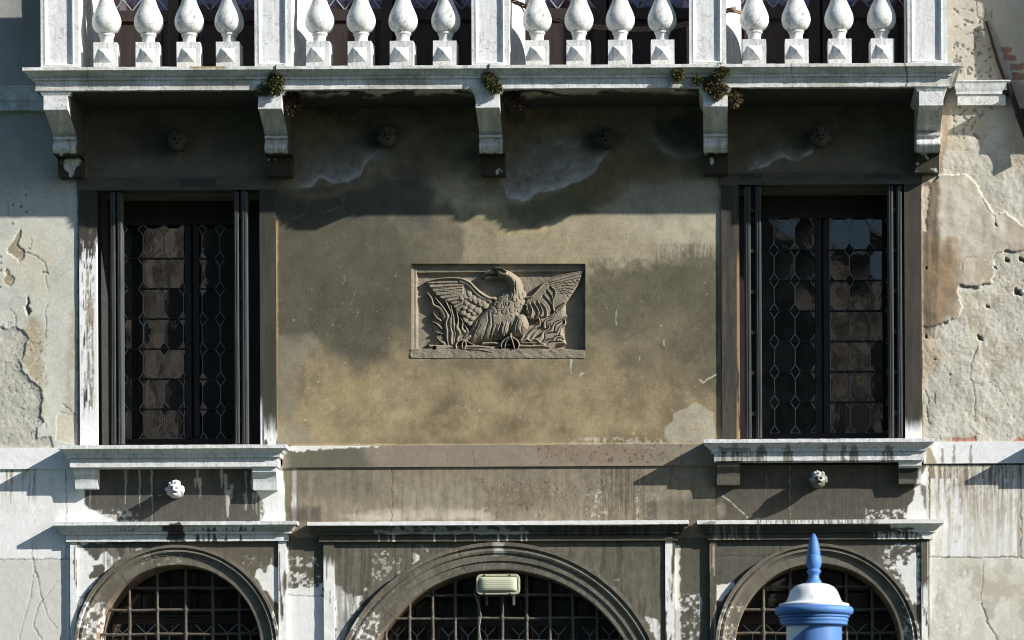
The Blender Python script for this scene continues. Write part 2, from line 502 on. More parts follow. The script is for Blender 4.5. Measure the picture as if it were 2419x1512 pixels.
def wear(co, amp, scale=.05, seed=3):
    n = (fbm(co[:, 0] + co[:, 1] * .7, co[:, 2] + co[:, 1] * .3, scale, oct=4, seed=seed) - .5) * 2 * amp
    n2 = (fbm(co[:, 0] + co[:, 1] * .7, co[:, 2] + co[:, 1] * .3, scale, oct=4, seed=seed + 9) - .5) * 2 * amp
    co[:, 1] += n; co[:, 2] += n2
    return co
def moulding(name, xa, xb, bp, prof, mat, painter, parent, step=.008, amp=.0016, seed=3, back=0.0, post=None):
    """profile of (overhang, z) run along the front and returned to the wall at both ends"""
    pr = resample(list(prof), step)
    nx = max(2, int((xb - xa) / step))
    rows = []
    for o, z in pr:
        nf = 8
        dep = bp + o
        l = np.stack([np.full(nf, xa - o), -np.linspace(-back, dep, nf), np.full(nf, z)], -1)
        f = np.stack([np.linspace(xa - o, xb + o, nx), np.full(nx, -dep), np.full(nx, z)], -1)
        r = np.stack([np.full(nf, xb + o), -np.linspace(dep, -back, nf), np.full(nf, z)], -1)
        rows.append(np.concatenate([l, f[1:-1], r]))
    # top and soffit run straight back to the wall
    t0 = rows[0]; b0 = rows[-1]
    def backto(r, k):
        q = r.copy(); q[:, 1] = q[:, 1] * (1 - k) + back * k; return q
    rows = [backto(t0, 1)] + rows + [backto(b0, k) for k in np.linspace(0, 1, max(3, int(bp / .02)))[1:]]
    co = np.stack(rows); nu, nv = co.shape[:2]
    co = wear(co.reshape(-1, 3), amp, seed=seed)
    o = raw_mesh(name, co, quads(nu, nv), mat, parent, smooth=True, angle=32)
    px, py = IMG(co)
    c = painter(px, py).c
    set_col(o, c if post is None else post(co, c))
    return o
def cove(o0, z0, o1, z1, n=7, bulge=.6):
    """hollow curve between two profile points"""
    return [(o0 + (o1 - o0) * (t + .05 * sin(2 * pi * t)), z0 + (z1 - z0) * t) for t in np.linspace(0, 1, n)]
def boxgrid(name, x0, x1, z0, z1, pf, pb, mat, painter, parent, step=.007, hfn=None, amp=.001, seed=3):
    """a block with finely gridded front and sides; pf front and pb back, metres proud of the wall"""
    nx = max(2, int((x1 - x0) / step)); nz = max(2, int((z1 - z0) / step))
    xs = np.linspace(x0, x1, nx); zs = np.linspace(z1, z0, nz)
    xr = np.r_[np.full(4, x0), xs, np.full(4, x1)]
    yr = np.r_[np.linspace(-pb, -pf, 4), np.full(nx, -pf), np.linspace(-pf, -pb, 4)]
    co = np.stack([np.broadcast_to(xr[:, None], (nx + 8, nz)), np.broadcast_to(yr[:, None], (nx + 8, nz)), np.broadcast_to(zs[None], (nx + 8, nz))], -1).copy()
    if hfn is not None:
        co[4:-4, :, 1] -= hfn(co[4:-4, :, 0], co[4:-4, :, 2])
    # close top and bottom
    top = co[:, :1].copy(); top[:, :, 1] = -pb
    bot = co[:, -1:].copy(); bot[:, :, 1] = -pb
    co = np.concatenate([top, co, bot], 1)
    nu, nv = co.shape[:2]
    co = wear(co.reshape(-1, 3), amp, seed=seed)
    o = raw_mesh(name, co, quads(nu, nv)[:, ::-1], mat, parent, smooth=True, angle=32)
    px, py = IMG(co)
    set_col(o, painter(px, py).c)
    return o
# ------------------------------------------------------------------ stain maps (colour of each surface, with some shade painted in)
WHITE = (.755, .76, .74); DARK = (.070, .065, .052); DARK2 = (.062, .057, .044)
def c1(cx, cy, ox=0, oy=480): return (ox * .85477 + .30527 * cx, oy * .85477 + .30527 * cy)
def P1(pts, oy=480): return [c1(a, b, 0, oy) for a, b in pts]
def PR(pts): return [(1649.7 + .31802 * a, 410.3 + .31802 * b) for a, b in pts]
def P6(pts): return [(1624 + .333 * a, 1008.6 + .333 * b) for a, b in pts]
def P3(pts): return [(.30527 * a, 1050.5 + .30527 * b) for a, b in pts]
def P5(pts): return [(683.8 + .3887 * a, 1050.5 + .3887 * b) for a, b in pts]
def Q2(pts): return [(1111.2 + .27136 * a, 205.1 + .27136 * b) for a, b in pts]      # crop of the wall under the balcony, middle bays
def Q1(pts): return [(632.5 + .21485 * a, 205.1 + .21485 * b) for a, b in pts]
def Q3(pts): return [(632.5 + .23744 * a, 718 + .23744 * b) for a, b in pts]
def Q4(pts): return [(1196.7 + .23744 * a, 718 + .23744 * b) for a, b in pts]

def paint_center(px, py):
    c = Cv(px, py, (.265, .208, .120))
    x, y = px, py
    # broad mottling of the old ochre wash
    n = fbm(x, y, 150, 110, 5, 2); n2 = fbm(x, y, 55, 70, 5, 3)
    c.c *= (.72 + .62 * ss(.3, .72, .5 * n + .5 * n2))[:, None]
    low = ss(760, 1000, y + 120 * (n - .5))
    c.mix(slice(None), .78 * (1 - low), (.165, .145, .092))
    c.mix(slice(None), .35 * ss(.52, .68, n2) * low, (.34, .265, .145))
    c.mix(slice(None), .30 * ss(.48, .66, fbm(x, y, 46, 40, 6, 8, .62)) * low, (.18, .15, .09))
    c.mix(slice(None), .28 * ss(.50, .66, fbm(x, y, 24, 30, 6, 9, .62)) * low, (.36, .285, .165))
    # upper zone paler, grey beige
    c.poly([(960, 500), (1060, 430), (1300, 520), (1480, 430), (1720, 400), (1720, 610), (1560, 650), (1390, 660), (1360, 620), (1050, 620), (960, 590)],
           (.36, .315, .215), op=.85, soft=34, warp=40, ws=110, seed=4)
    c.poly([(1470, 440), (1560, 420), (1720, 415), (1720, 590), (1600, 610), (1500, 560)], (.40, .36, .265), op=.75, soft=26, warp=30, ws=70, seed=5)
    c.poly(Q2([(0, 1250), (350, 1300), (1000, 1200), (1100, 1500), (700, 1600), (0, 1600)]), (.29, .25, .16), op=.55, soft=20, warp=20, seed=9)
    # soot fields left of the plaque
    c.poly([(600, 470), (800, 460), (985, 520), (1010, 640), (985, 790), (945, 780), (905, 850), (860, 870), (820, 855), (790, 850), (745, 810), (720, 790), (655, 800), (600, 800)],
           (.092, .085, .060), op=.93, soft=30, warp=30, ws=70, seed=6, brk=20, bs=30)
    c.poly([(940, 470), (1060, 480), (1092, 520), (1096, 600), (1060, 640), (960, 640)], (.135, .12, .083), op=.85, soft=16, warp=18, ws=40, seed=106, brk=10)
    c.poly(Q3([(90, 200), (430, 280), (560, 450), (760, 500), (900, 520), (1040, 300), (1130, 180), (1000, 60), (90, -40)]), (.095, .09, .062), op=.7, soft=13, warp=16, ws=40, seed=7, brk=10, bs=24)
    c.poly(Q3([(100, 300), (400, 290), (480, 420), (330, 620), (250, 900), (300, 1100), (100, 1150)]), (.24, .22, .165), op=.55, soft=12, warp=16, seed=8)
    c.poly(Q3([(75, 1160), (300, 1180), (430, 1300), (520, 1400), (75, 1420)]), (.30, .27, .20), op=.6, soft=10, warp=10, seed=9)
    c.poly(Q3([(420, 1160), (640, 1170), (640, 1330), (540, 1390)]), (.38, .31, .16), op=.55, soft=6, warp=12, seed=10)
    c.poly(Q3([(660, 790), (900, 750), (1060, 780), (1080, 900), (900, 960), (700, 1000)]), (.35, .275, .135), op=.5, soft=9, warp=12, ws=30, seed=11)
    # right of the plaque: jagged soot edge and olive field
    i, m = c.poly([(1392, 625), (1440, 640), (1500, 615), (1560, 625), (1640, 590), (1700, 610), (1700, 930), (1660, 900), (1640, 860), (1560, 800), (1500, 790), (1390, 800)],
           (.118, .106, .072), op=.88, soft=18, warp=26, ws=34, seed=12, brk=22, bs=16)
    c.streaks(1540, 575, 1704, 790, (.105, .098, .068), .55, 3.2, 60, .42, .66, 13, True)
    c.streaks(1390, 610, 1570, 740, (.14, .125, .085), .4, 3.4, 50, .44, .66, 14, True)
    c.ell(1665, 780, 38, 26, (.115, .105, .07), .7, .5, .4, 30, 15)
    c.ell(1650, 840, 60, 90, (.135, .117, .078), .55, .5, .3, 40, 16)
    c.ell(1500, 852, 36, 26, (.115, .105, .07), .6, .7, .6, 24, 17)
    c.ell(1560, 770, 60, 42, (.19, .158, .10), .5, .4, .3, 40, 18)
    c.poly(Q4([(1560, 1330), (1570, 1220), (1640, 1180), (1650, 1090), (1780, 1040), (1880, 980), (2060, 1080), (2075, 1385), (1620, 1385)]), (.40, .36, .265), op=.9, soft=2.5, warp=5, seed=19, h=.0012)
    c.ell(1335, 618, 60, 16, (.33, .275, .16), .5, .5, .5, 20, 20)
    # bright worn ochre under the shadow edge, mid wall
    c.poly(Q2([(-60, 1120), (150, 1010), (240, 1010), (300, 1060), (330, 1150), (520, 1170), (660, 1190), (700, 1250), (250, 1290), (190, 1330), (130, 1210), (0, 1230)]), (.27, .24, .14), op=.75, soft=6, warp=11, ws=22, seed=21, brk=8)
    c.poly(Q2([(230, 1245), (520, 1235), (640, 1175), (690, 1225), (660, 1260), (540, 1270), (300, 1290)]), (.46, .36, .20), op=.7, soft=5, warp=7, ws=14, seed=22)
    c.specks(1150, 525, 1440, 640, (.40, .33, .19), .35, 9, .63, 23)
    # grime up under the balcony, with part of the shade there painted in
    up = ss(455, 330, y + 70 * (n - .5))
    c.mix(slice(None), .62 * up, (.150, .122, .080))
    cl = fbm(x, y, 70, 45, 6, 101, .62)
    c.c *= (1 + ss(560, 430, y) * 1.5 * (cl - .5))[:, None]
    c.poly(Q2([(700, 900), (1000, 760), (1400, 560), (1800, 640), (2200, 700), (2250, 850), (1400, 860), (1350, 960), (1250, 1050), (700, 1100)]), (.165, .135, .07), op=.75, soft=16, warp=22, ws=60, seed=24)
    c.poly(Q2([(300, 1010), (560, 960), (900, 900), (1100, 1100), (700, 1160), (560, 1240), (330, 1160)]), (.115, .112, .068), op=.8, soft=9, warp=12, seed=25)
    c.poly(Q2([(1230, 1050), (1360, 880), (1700, 830), (2190, 800), (2190, 1160), (1240, 1130)]), (.30, .285, .225), op=.8, soft=12, warp=14, seed=26)
    c.poly([(652, 455), (790, 440), (850, 430), (990, 405), (1040, 440), (1020, 520), (760, 520), (652, 520)], (.072, .070, .062), op=.8, soft=26, warp=30, ws=60, seed=27, brk=16, bs=26)
    c.poly(Q1([(300, 1110), (560, 1150), (900, 1080), (1000, 1120), (700, 1240), (420, 1300), (300, 1200)]), (.21, .175, .105), op=.55, soft=8, warp=12, seed=28)
    for s0, pts in ((30, [(470, 1300), (410, 1380)]), (31, [(560, 1290), (600, 1390), (830, 1310)]), (32, [(830, 1310), (840, 1200)]), (33, [(260, 1440), (400, 1400)]), (34, [(1270, 1010), (1480, 1010), (1510, 960)])):
        c.line(Q1(pts), .9, (.20, .20, .17), op=.8, soft=1.4, warp=4, seed=s0)
    # salts bloomed out of the plaster in curved tide lines
    E = (.36, .385, .39)
    c.poly(Q1([(350, 1110), (560, 1000), (700, 1020), (900, 1010), (1020, 950), (1100, 780), (1230, 700), (1150, 560), (800, 600), (480, 700), (420, 900)]), (.17, .165, .135), op=.65, soft=16, warp=22, ws=40, seed=35)
    t1 = Q1([(330, 1115), (480, 1080), (570, 995), (640, 1000), (720, 1062), (880, 1036), (1010, 970), (1060, 870), (1120, 790), (1230, 700)])
    c.salt(t1, 46, 4, (.29, .295, .28), .8, 36, 6, .6)
    c.salt(t1, 7, 2.2, (.47, .475, .46), .8, 37, 5, .5)
    c.ell(888, 362, 30, 18, E, .45, .8, .4, 20, 38)
    c.poly(Q2([(320, 830), (700, 780), (980, 730), (1010, 620), (950, 560), (700, 420), (480, 500), (380, 700)]), (.20, .19, .16), op=.6, soft=16, warp=26, ws=36, seed=39, brk=12)
    t2 = Q2([(265, 840), (330, 965), (470, 992), (560, 925), (760, 880), (950, 812), (1080, 732), (1130, 640), (1190, 575)])
    c.salt(t2, 58, 4, (.29, .29, .275), .8, 40, 8, .65)
    c.salt(t2, 15, 3, (.45, .455, .44), .85, 41, 7, .45)
    for q, pts in ((42, [(420, 745), (470, 720), (520, 660), (560, 560)]), (43, [(690, 640), (770, 690), (860, 620)]), (44, [(590, 745), (800, 705), (1000, 650)]), (45, [(700, 470), (860, 530), (970, 480)])):
        c.salt(Q2(pts), 16, 6, (.30, .31, .30), .65, q, 9, .7)
    c.line(Q2([(1230, 200), (1300, 270), (1250, 390)]), 10, (.20, .19, .16), op=.6, soft=9, warp=8, seed=46)
    t3 = Q2([(1530, 250), (1570, 400), (1660, 520), (1760, 580), (1900, 592), (2010, 578)])
    c.salt(t3, 18, 9, (.25, .265, .265), .8, 47, 8, .6)
    c.poly(Q2([(1580, 330), (2000, 200), (2030, 570), (1780, 560), (1650, 480)]), (.055, .058, .052), op=.8, soft=12, warp=10, seed=48)
    c.poly(Q2([(470, 220), (550, 200), (550, 240), (490, 260)]), (.30, .22, .10), op=.8, soft=3, warp=6, seed=49)
    # round the spouts
    for hx, hy in ((418, 333), (915, 324), (1430, 327), (1938, 324)):
        c.ell(hx - 14, hy, 46, 34, (.045, .043, .036), .8, .6, .25, 30, 50)
    # over the right window
    c.poly([(1726, 250), (2165, 250), (2165, 415), (1726, 415)], (.105, .092, .066), op=.6, soft=10, warp=10, seed=52)
    c.poly([(1730, 370), (1990, 350), (2080, 400), (2160, 410), (1730, 415)], (.16, .145, .105), op=.6, soft=14, warp=14, seed=53)
    c.salt([(1735.2 + .30527 * a, .30527 * b) for a, b in [(90, 1325), (190, 1280), (260, 1275), (300, 1240), (400, 1215), (500, 1235), (590, 1190), (615, 1130)]], 13, 3, (.42, .435, .42), .85, 54, 7, .5)
    c.line([(1735.2 + .30527 * a, .30527 * b) for a, b in [(710, 800), (780, 880), (770, 970), (700, 1010)]], 6, (.15, .145, .13), op=.6, soft=6, warp=5, seed=55)
    # over the left window
    c.poly([(205, 250), (640, 250), (640, 425), (205, 425)], (.105, .097, .076), op=.62, soft=8, warp=8, seed=56)
    c.poly([(215, 365), (420, 380), (640, 360), (640, 425), (215, 425)], (.155, .155, .13), op=.6, soft=16, warp=16, seed=57)
    c.ell(360, 330, 60, 45, (.04, .04, .036), .6, .6, .3, 40, 58)
    # little splashes, scratches and the broken edges
    PL = (.60, .58, .47)
    c.line(Q4([(645, 530), (645, 600), (640, 690)]), 2.0, (.62, .68, .60), soft=1.5, warp=3, seed=60, taper=True)
    c.line(Q4([(735, 715), (742, 690), (775, 688)]), 1.2, PL, seed=61)
    c.line(Q4([(1920, 750), (1955, 785), (2010, 740), (2095, 700)]), 1.3, (.62, .54, .38), seed=62, warp=2)
    c.line(Q4([(1090, 60), (1090, 210)]), .7, PL, op=.8, seed=63)
    c.line(Q4([(1570, 360), (1572, 415)]), .9, PL, op=.9, seed=64)
    c.line(Q4([(1330, 530), (1328, 560)]), .8, PL, op=.8, seed=65)
    for k in range(42):
        a = random.uniform(665, 1690); b = random.uniform(650, 1030)
        c.ell(a, b, random.uniform(1.0, 2.2), random.uniform(1.0, 2.6), (.55, .52, .36), random.uniform(.3, .9), .5, .2, 6, 66)
    c.rect(650, 520, 656.5, 1052, (.40, .29, .13), soft=1.5, warp=2.5, ws=12, seed=67, op=.9)
    c.line([(1699, 560), (1702, 700), (1700, 860), (1704, 900), (1699, 960)], 3, (.34, .28, .16), soft=2, warp=3, op=.7, seed=68)
    c.specks(1330, 1030, 1640, 1056, (.50, .45, .34), .8, 7, .55, 69, 8)
    c.hairs(60, 660, 560, 1690, 1030, (.38, .33, .21), .6, 77); c.hairs(30, 660, 560, 1690, 1030, (.12, .10, .06), .6, 78)
    c.line([(690, 1052), (1705, 1046)], 1.1, (.52, .44, .27), op=.8, soft=1, warp=1.5, seed=70)
    # under the slab, along the joint with the wall
    c.h += .0012 * (fbm(x, y, 26, oct=5, seed=73) - .5) + .004 * (fbm(x, y, 240, oct=3, seed=74) - .5)
    c.c *= (.86 + .28 * fbm(x, y, 5, 14, 5, 75, .65))[:, None]
    c.c *= (1 + .55 * (fbm(x, y, 64, 50, 6, 102, .6) - .5) + .42 * (fbm(x, y, 19, 24, 5, 103, .62) - .5))[:, None]
    c.specks(665, 640, 1695, 1045, (.30, .26, .17), .30, 4, .74, 104, 40)
    c.specks(665, 520, 1695, 1045, (.10, .09, .062), .35, 5, .72, 105, 40)
    c.specks(690, 860, 1690, 1045, (.38, .30, .17), .35, 22, .60, 107, 40)
    rr = np.random.default_rng(77)
    for k in range(9):
        a, b = rr.uniform(680, 1660), rr.uniform(540, 960)
        if 940 < a < 1400 and 590 < b < 870: continue
        pts = [(a, b)]
        for _ in range(5):
            a += rr.normal() * 14; b += rr.uniform(2, 22); pts.append((a, b))
        c.crack(pts, .15, .6, 20 + k, -.001)
    # brush and scratch marks
    c.c *= (.95 + .10 * fbm(x, y, 90, 4, 3, 76))[:, None]
    return c

def paint_left(px, py):
    c = Cv(px, py, (.53, .53, .455))
    x, y = px, py
    c.mot(60, .86, 1.1, 80)
    rough_edge = P1([(-200, 1190), (120, 1190), (180, 1210), (220, 1270), (190, 1370), (155, 1480)]) + \
        P1([(157, 245), (175, 340), (240, 420), (320, 500), (330, 600), (310, 690), (338, 742), (280, 800), (275, 870), (395, 868), (420, 960), (-200, 960)], 900)
    # smooth coat: brown damp along its broken edge
    c.poly(P1([(220, 1120), (290, 1120), (350, 1300), (330, 1512)]) + P1([(330, 400), (345, 640), (340, 740), (300, 700), (335, 560), (230, 420), (160, 330), (150, 120)], 900), (.35, .28, .17), op=.75, soft=10, warp=12, seed=81)
    c.poly(P1([(540, 1080), (600, 1000), (600, 1512), (520, 1512)]) + P1([(590, 700), (500, 660), (520, 300), (540, 0)], 900), (.40, .335, .215), op=.6, soft=7, warp=8, seed=82)
    c.poly(P1([(150, 420), (300, 400), (420, 640), (380, 960), (200, 900), (60, 700)]), (.56, .50, .39), op=.6, soft=14, warp=16, seed=83)
    c.poly(P1([(430, 880), (440, 700), (465, 660), (520, 680), (580, 690), (605, 720), (600, 925)], 900), (.56, .51, .40), op=.9, soft=1.5, warp=5, seed=84, h=-.003)
    # rough undercoat
    r = c.poly(rough_edge, (.44, .425, .36), op=.9, soft=.9, warp=7, ws=18, seed=85, h=-.007)
    i, m = r
    n = fbm(x[i], y[i], 9, oct=5, seed=86, gain=.65)
    c.h[i] += m * .0065 * (n - .5)
    c.c[i] *= (1 + m * (.5 * (fbm(x[i], y[i], 22, oct=5, seed=87) - .5)))[:, None]
    c.pits(0, 760, 110, 1050, 6, .70, .6, -.003, 88)
    # places where the skin has come away
    c.poly(P1([(155, 430), (130, 480), (62, 560), (48, 600), (95, 640), (142, 675), (180, 645), (187, 592), (140, 545), (162, 480)]), (.31, .265, .18), soft=.9, warp=6, seed=89, h=-.006, brk=4, bs=10)
    c.poly(P1([(42, 760), (55, 740), (80, 775), (110, 800), (90, 850), (62, 892), (36, 830)]), (.33, .275, .19), soft=.9, warp=6, seed=90, h=-.005, brk=4, bs=10)
    c.poly(P1([(215, 950), (225, 1000), (215, 1040), (245, 1060), (225, 1100), (195, 1060), (180, 1030), (205, 1000)]), (.16, .145, .10), soft=1.5, warp=6, ws=10, seed=91, h=-.014)
    for k, (a, b) in enumerate([(10, 640), (10, 690), (10, 745), (5, 875), (100, 385), (100, 240), (165, 255), (205, 165), (230, 575), (205, 300)]):
        q = c1(a, b); c.ell(q[0], q[1], 2.6, 3.6, (.11, .10, .075), .95, .3, .4, 6, 92 + k); 
    c.crack(P1([(185, 605), (270, 630), (300, 655), (345, 690), (358, 730), (372, 780)]), 1.0, .3, 101)
    c.crack(P1([(330, 760), (370, 775)]), 1.6, .25, 102)
    c.crack(P1([(345, 790), (362, 850), (375, 920)]), .6, .45, 103)
    c.crack(P1([(370, 1010), (350, 1060), (345, 1100), (362, 1160), (352, 1275)]), .7, .4, 104)
    c.crack(P1([(75, 1040), (120, 1100), (115, 1180)]), .8, .4, 105)
    c.crack(P1([(235, 480), (245, 540), (235, 580)]), .6, .4, 106)
    c.crack(P1([(30, 170), (60, 220), (60, 320)]), .7, .5, 107)
    c.crack(P1([(480, 600), (550, 680)], 900)[:1] + P1([(585, 690)], 900), 1.0, .3, 108)
    # raised lip along the broken skin
    d, _ = d_line(x, y, P1([(120, 1190), (180, 1210), (220, 1270), (190, 1370), (155, 1480)]) + P1([(157, 245), (175, 340), (240, 420), (320, 500), (330, 600), (310, 690), (338, 742), (280, 800)], 900))
    c.h += .004 * np.exp(-(d / 9) ** 2)
    # upper part, greyer, with dark streaks and some balcony shadow painted in
    up = ss(560, 380, y + 60 * (fbm(x, y, 80, oct=4, seed=110) - .5))
    c.mix(slice(None), .6 * up, (.32, .325, .305))
    c.mix(slice(None), .55 * ss(260, 60, y) * ss(-40, 70, x + 30 * (fbm(x, y, 14, 120, 4, 111) - .5)), (.17, .17, .155))
    c.specks(0, 430, 185, 1050, (.68, .67, .60), .5, 5, .66, 112, 5)
    c.h += .0011 * (fbm(x, y, 14, oct=5, seed=113, gain=.6) - .5) + .006 * (fbm(x, y, 120, oct=3, seed=114) - .5)
    c.c *= (.9 + .2 * fbm(x, y, 6, oct=4, seed=115))[:, None]
    # ragged joint against the window surround, the jamb's shadow painted along it
    c.line([(186, 430), (187, 560), (186, 800), (187, 1050)], 3.5, (.12, .11, .085), op=.85, soft=1.5, warp=3, seed=116)
    return c

def paint_right(px, py):
    c = Cv(px, py, (.52, .49, .41))
    c.h += .012 * (fbm(px, py, 30, oct=4, seed=119) - .5)
    x, y = px, py
    c.mot(70, .84, 1.1, 120)
    nn = fbm(x, y, 8, oct=5, seed=121, gain=.65)
    c.h += .0065 * (nn - .5)
    c.mix(slice(None), .5 * ss(.5, .68, fbm(x, y, 55, oct=5, seed=122)), (.44, .36, .245))
    c.mix(slice(None), .45 * ss(.52, .66, fbm(x, y, 30, oct=5, seed=123)), (.60, .58, .50))
    c.pits(2185, 260, 2420, 1045, 5, .75, .7, -.003, 124)
    c.pits(2185, 430, 2420, 1045, 12, .83, .6, -.005, 125)
    # remaining skin of finer plaster
    skin = PR([(1640, 30), (1760, 60), (1800, 10), (1990, 10), (2060, 60), (2110, 180), (2200, 320), (2300, 290), (2390, 370), (2440, 420), (2440, 560), (2250, 590), (2190, 640), (2200, 720), (2180, 810), (2100, 830), (2000, 850), (1940, 820), (1915, 870), (1960, 960), (1950, 1060), (1800, 1110), (1700, 1145), (1630, 1140)])
    i, m = c.poly(skin, (.505, .455, .37), op=.95, soft=1.0, warp=8, ws=22, seed=126, h=.010, brk=5, bs=14)
    c.h[i] = c.h[i] * (1 - .82 * m) + .010 * m
    c.mix(i, m * .5 * ss(.45, .6, fbm(x[i], y[i], 45, oct=4, seed=127)), (.41, .335, .235))
    c.h[i] += m * (.022 * (fbm(x[i], y[i], 75, oct=3, seed=128) - .5) + .004 * (fbm(x[i], y[i], 18, oct=4, seed=127) - .5))
    c.mix(i, m * .45 * ss(.46, .62, fbm(x[i], y[i], 14, 110, 5, 126)), (.36, .285, .195))
    c.mix(i, m * .4 * ss(.54, .64, fbm(x[i], y[i], 26, 40, 5, 125, .62)), (.62, .58, .50))
    c.poly(PR([(1900, 60), (2010, 60), (2010, 500), (1930, 520), (1880, 300)]), (.60, .55, .45), op=.8, soft=14, warp=10, seed=129)
    c.poly(PR([(1790, 60), (1850, 60), (1860, 520), (1800, 480)]), (.60, .56, .47), op=.7, soft=9, warp=6, seed=130)
    c.poly(PR([(1640, 60), (1780, 30), (1790, 460), (1740, 800), (1640, 1140)]), (.20, .155, .10), op=.88, soft=9, warp=10, seed=131)
    c.poly(PR([(1650, 600), (1900, 480), (1920, 860), (1940, 1040), (1660, 1150)]), (.26, .175, .10), op=.8, soft=14, warp=16, seed=132)
    c.streaks(2178, 560, 2275, 800, (.34, .21, .10), .6, 16, 260, .40, .70, 133, False, 30)
    c.streaks(2178, 430, 2222, 800, (.12, .095, .065), .75, 9, 150, .40, .62, 134, False)
    c.poly(PR([(1670, 90), (1720, 90), (1690, 440), (1660, 420)]), (.60, .52, .40), op=.8, soft=1, warp=6, ws=10, seed=135, h=-.004)
    c.crack(PR([(1930, 825), (1990, 850), (2080, 835), (2140, 815)]), 1.3, .3, 136, -.002)
    c.crack(PR([(1650, 1145), (1750, 1130), (1850, 1095), (1955, 1065)]), .9, .35, 137, -.002)
    c.crack(PR([(2110, 180), (2160, 280), (2200, 320), (2205, 380)]), 1.0, .35, 138)
    c.crack(PR([(2190, 640), (2220, 590), (2300, 580), (2419, 575)]), 1.0, .35, 139)
    c.crack(PR([(1945, 740), (1980, 620), (2080, 620)]), .6, .55, 140)
    for k, (a, b, r) in enumerate([(2205, 385, 4.0), (2085, 1220, 8), (2365, 880, 10), (2290, 640, 7), (2400, 640, 9), (2200, 700, 5), (2150, 990, 5), (1690, 1215, 4), (1590 + 100, 700, 4)]):
        q = PR([(a, b)])[0]; c.poly([(q[0] - r * .5, q[1] - r), (q[0] + r * .7, q[1] - r * .2), (q[0] + r, q[1] + r * .9), (q[0] - r * .6, q[1] + r * .3)], (.09, .08, .06), soft=1.2, warp=4, ws=8, seed=141 + k, h=-.018)
    c.poly(PR([(2400, 860), (2440, 840), (2440, 890), (2380, 890)]), (.63, .58, .48), soft=1, warp=4, seed=151, h=.006)
    # lower, cracks and warm patches (crop with its origin 420 lower)
    L = lambda pts: [(1649.7 + .31802 * a, 769.3 + .31802 * b) for a, b in pts]
    c.poly(L([(1650, 60), (1780, 120), (1830, 240), (1700, 420), (1650, 480)]), (.45, .35, .235), op=.7, soft=12, warp=14, seed=152)
    c.crack(L([(2080, 150), (2020, 300), (2020, 400), (2045, 440), (2060, 560), (2050, 640), (2060, 720)]), 1.0, .35, 153)
    c.crack(L([(1690, 480), (1710, 560), (1690, 640), (1720, 740)]), 1.2, .35, 154)
    c.crack(L([(1750, 500), (1760, 580)]), 1.3, .3, 155)
    c.crack(L([(2040, 420), (2110, 440), (2200, 400), (2300, 600)]), .7, .5, 156)
    c.poly(L([(1760, 690), (1980, 640), (2060, 730), (2060, 800), (1800, 830), (1680, 800)]), (.56, .53, .45), op=.8, soft=4, warp=10, seed=157, h=.002)
    c.poly(L([(1880, 830), (1980, 835), (2060, 825), (2060, 862), (1880, 862)]), (.40, .175, .105), op=.85, soft=1.5, warp=6, ws=12, seed=158, h=-.004)
    c.poly(L([(2370, 830), (2440, 825), (2440, 862), (2330, 862)]), (.42, .16, .095), op=.85, soft=1.5, warp=6, ws=12, seed=159, h=-.004)
    c.specks(2300, 560, 2419, 1045, (.70, .68, .62), .4, 5, .65, 160, 25)
    # above: finer grey plaster beside the balcony
    U = lambda pts: [(1735.2 + .30527 * a, .30527 * b) for a, b in pts]
    i = c.sub(2100, -3000, 6000, 330)
    t = ss(330, 270, y[i] + 25 * (fbm(x[i], y[i], 40, oct=4, seed=161) - .5)); c.h[i] *= 1 - .6 * t
    c.mix(i, .6 * t, (.44, .41, .335))
    c.crack(U([(1870, 0), (1880, 120), (1930, 160), (1950, 200)]), 1.0, .35, 162)
    c.poly(U([(1600, 780), (1660, 850), (1640, 1100), (1600, 1350), (1570, 1350), (1600, 1000)]), (.34, .24, .16), op=.8, soft=4, warp=7, seed=163)
    c.pits(2250, 20, 2345, 330, 9, .62, .6, -.006, 164)
    # bare bricks beside the iron bar
    for a, b in ((2065, 370), (2075, 420), (2135, 495), (2145, 565)):
        w = 75 if b < 400 else 105
        c.poly(U([(a, b), (a + w, b), (a + w, b + 50 - (b < 400) * 8), (a, b + 50 - (b < 400) * 8)]), (.30, .14, .095), op=.85, soft=1.4, warp=3.5, ws=10, seed=165, h=-.006, brk=4, bs=8)
    c.poly(U([(2120, 620), (2260, 640), (2290, 800), (2220, 900), (2150, 760)]), (.42, .345, .22), op=.7, soft=5, warp=8, seed=166)
    c.line(U([(1940, 160), (2010, 400), (2070, 600), (2120, 760), (2240, 960)]), 8, (.26, .20, .14), op=.55, soft=6, warp=6, seed=167)
    c.line([(2179, 430), (2178, 640), (2179, 800), (2177, 1040)], 1.6, (.60, .47, .33), op=.8, soft=1.2, warp=2.5, seed=168)
    c.h += .003 * (fbm(x, y, 90, oct=3, seed=169) - .5)
    c.c *= (.9 + .2 * fbm(x, y, 6, oct=4, seed=170))[:, None]
    return c

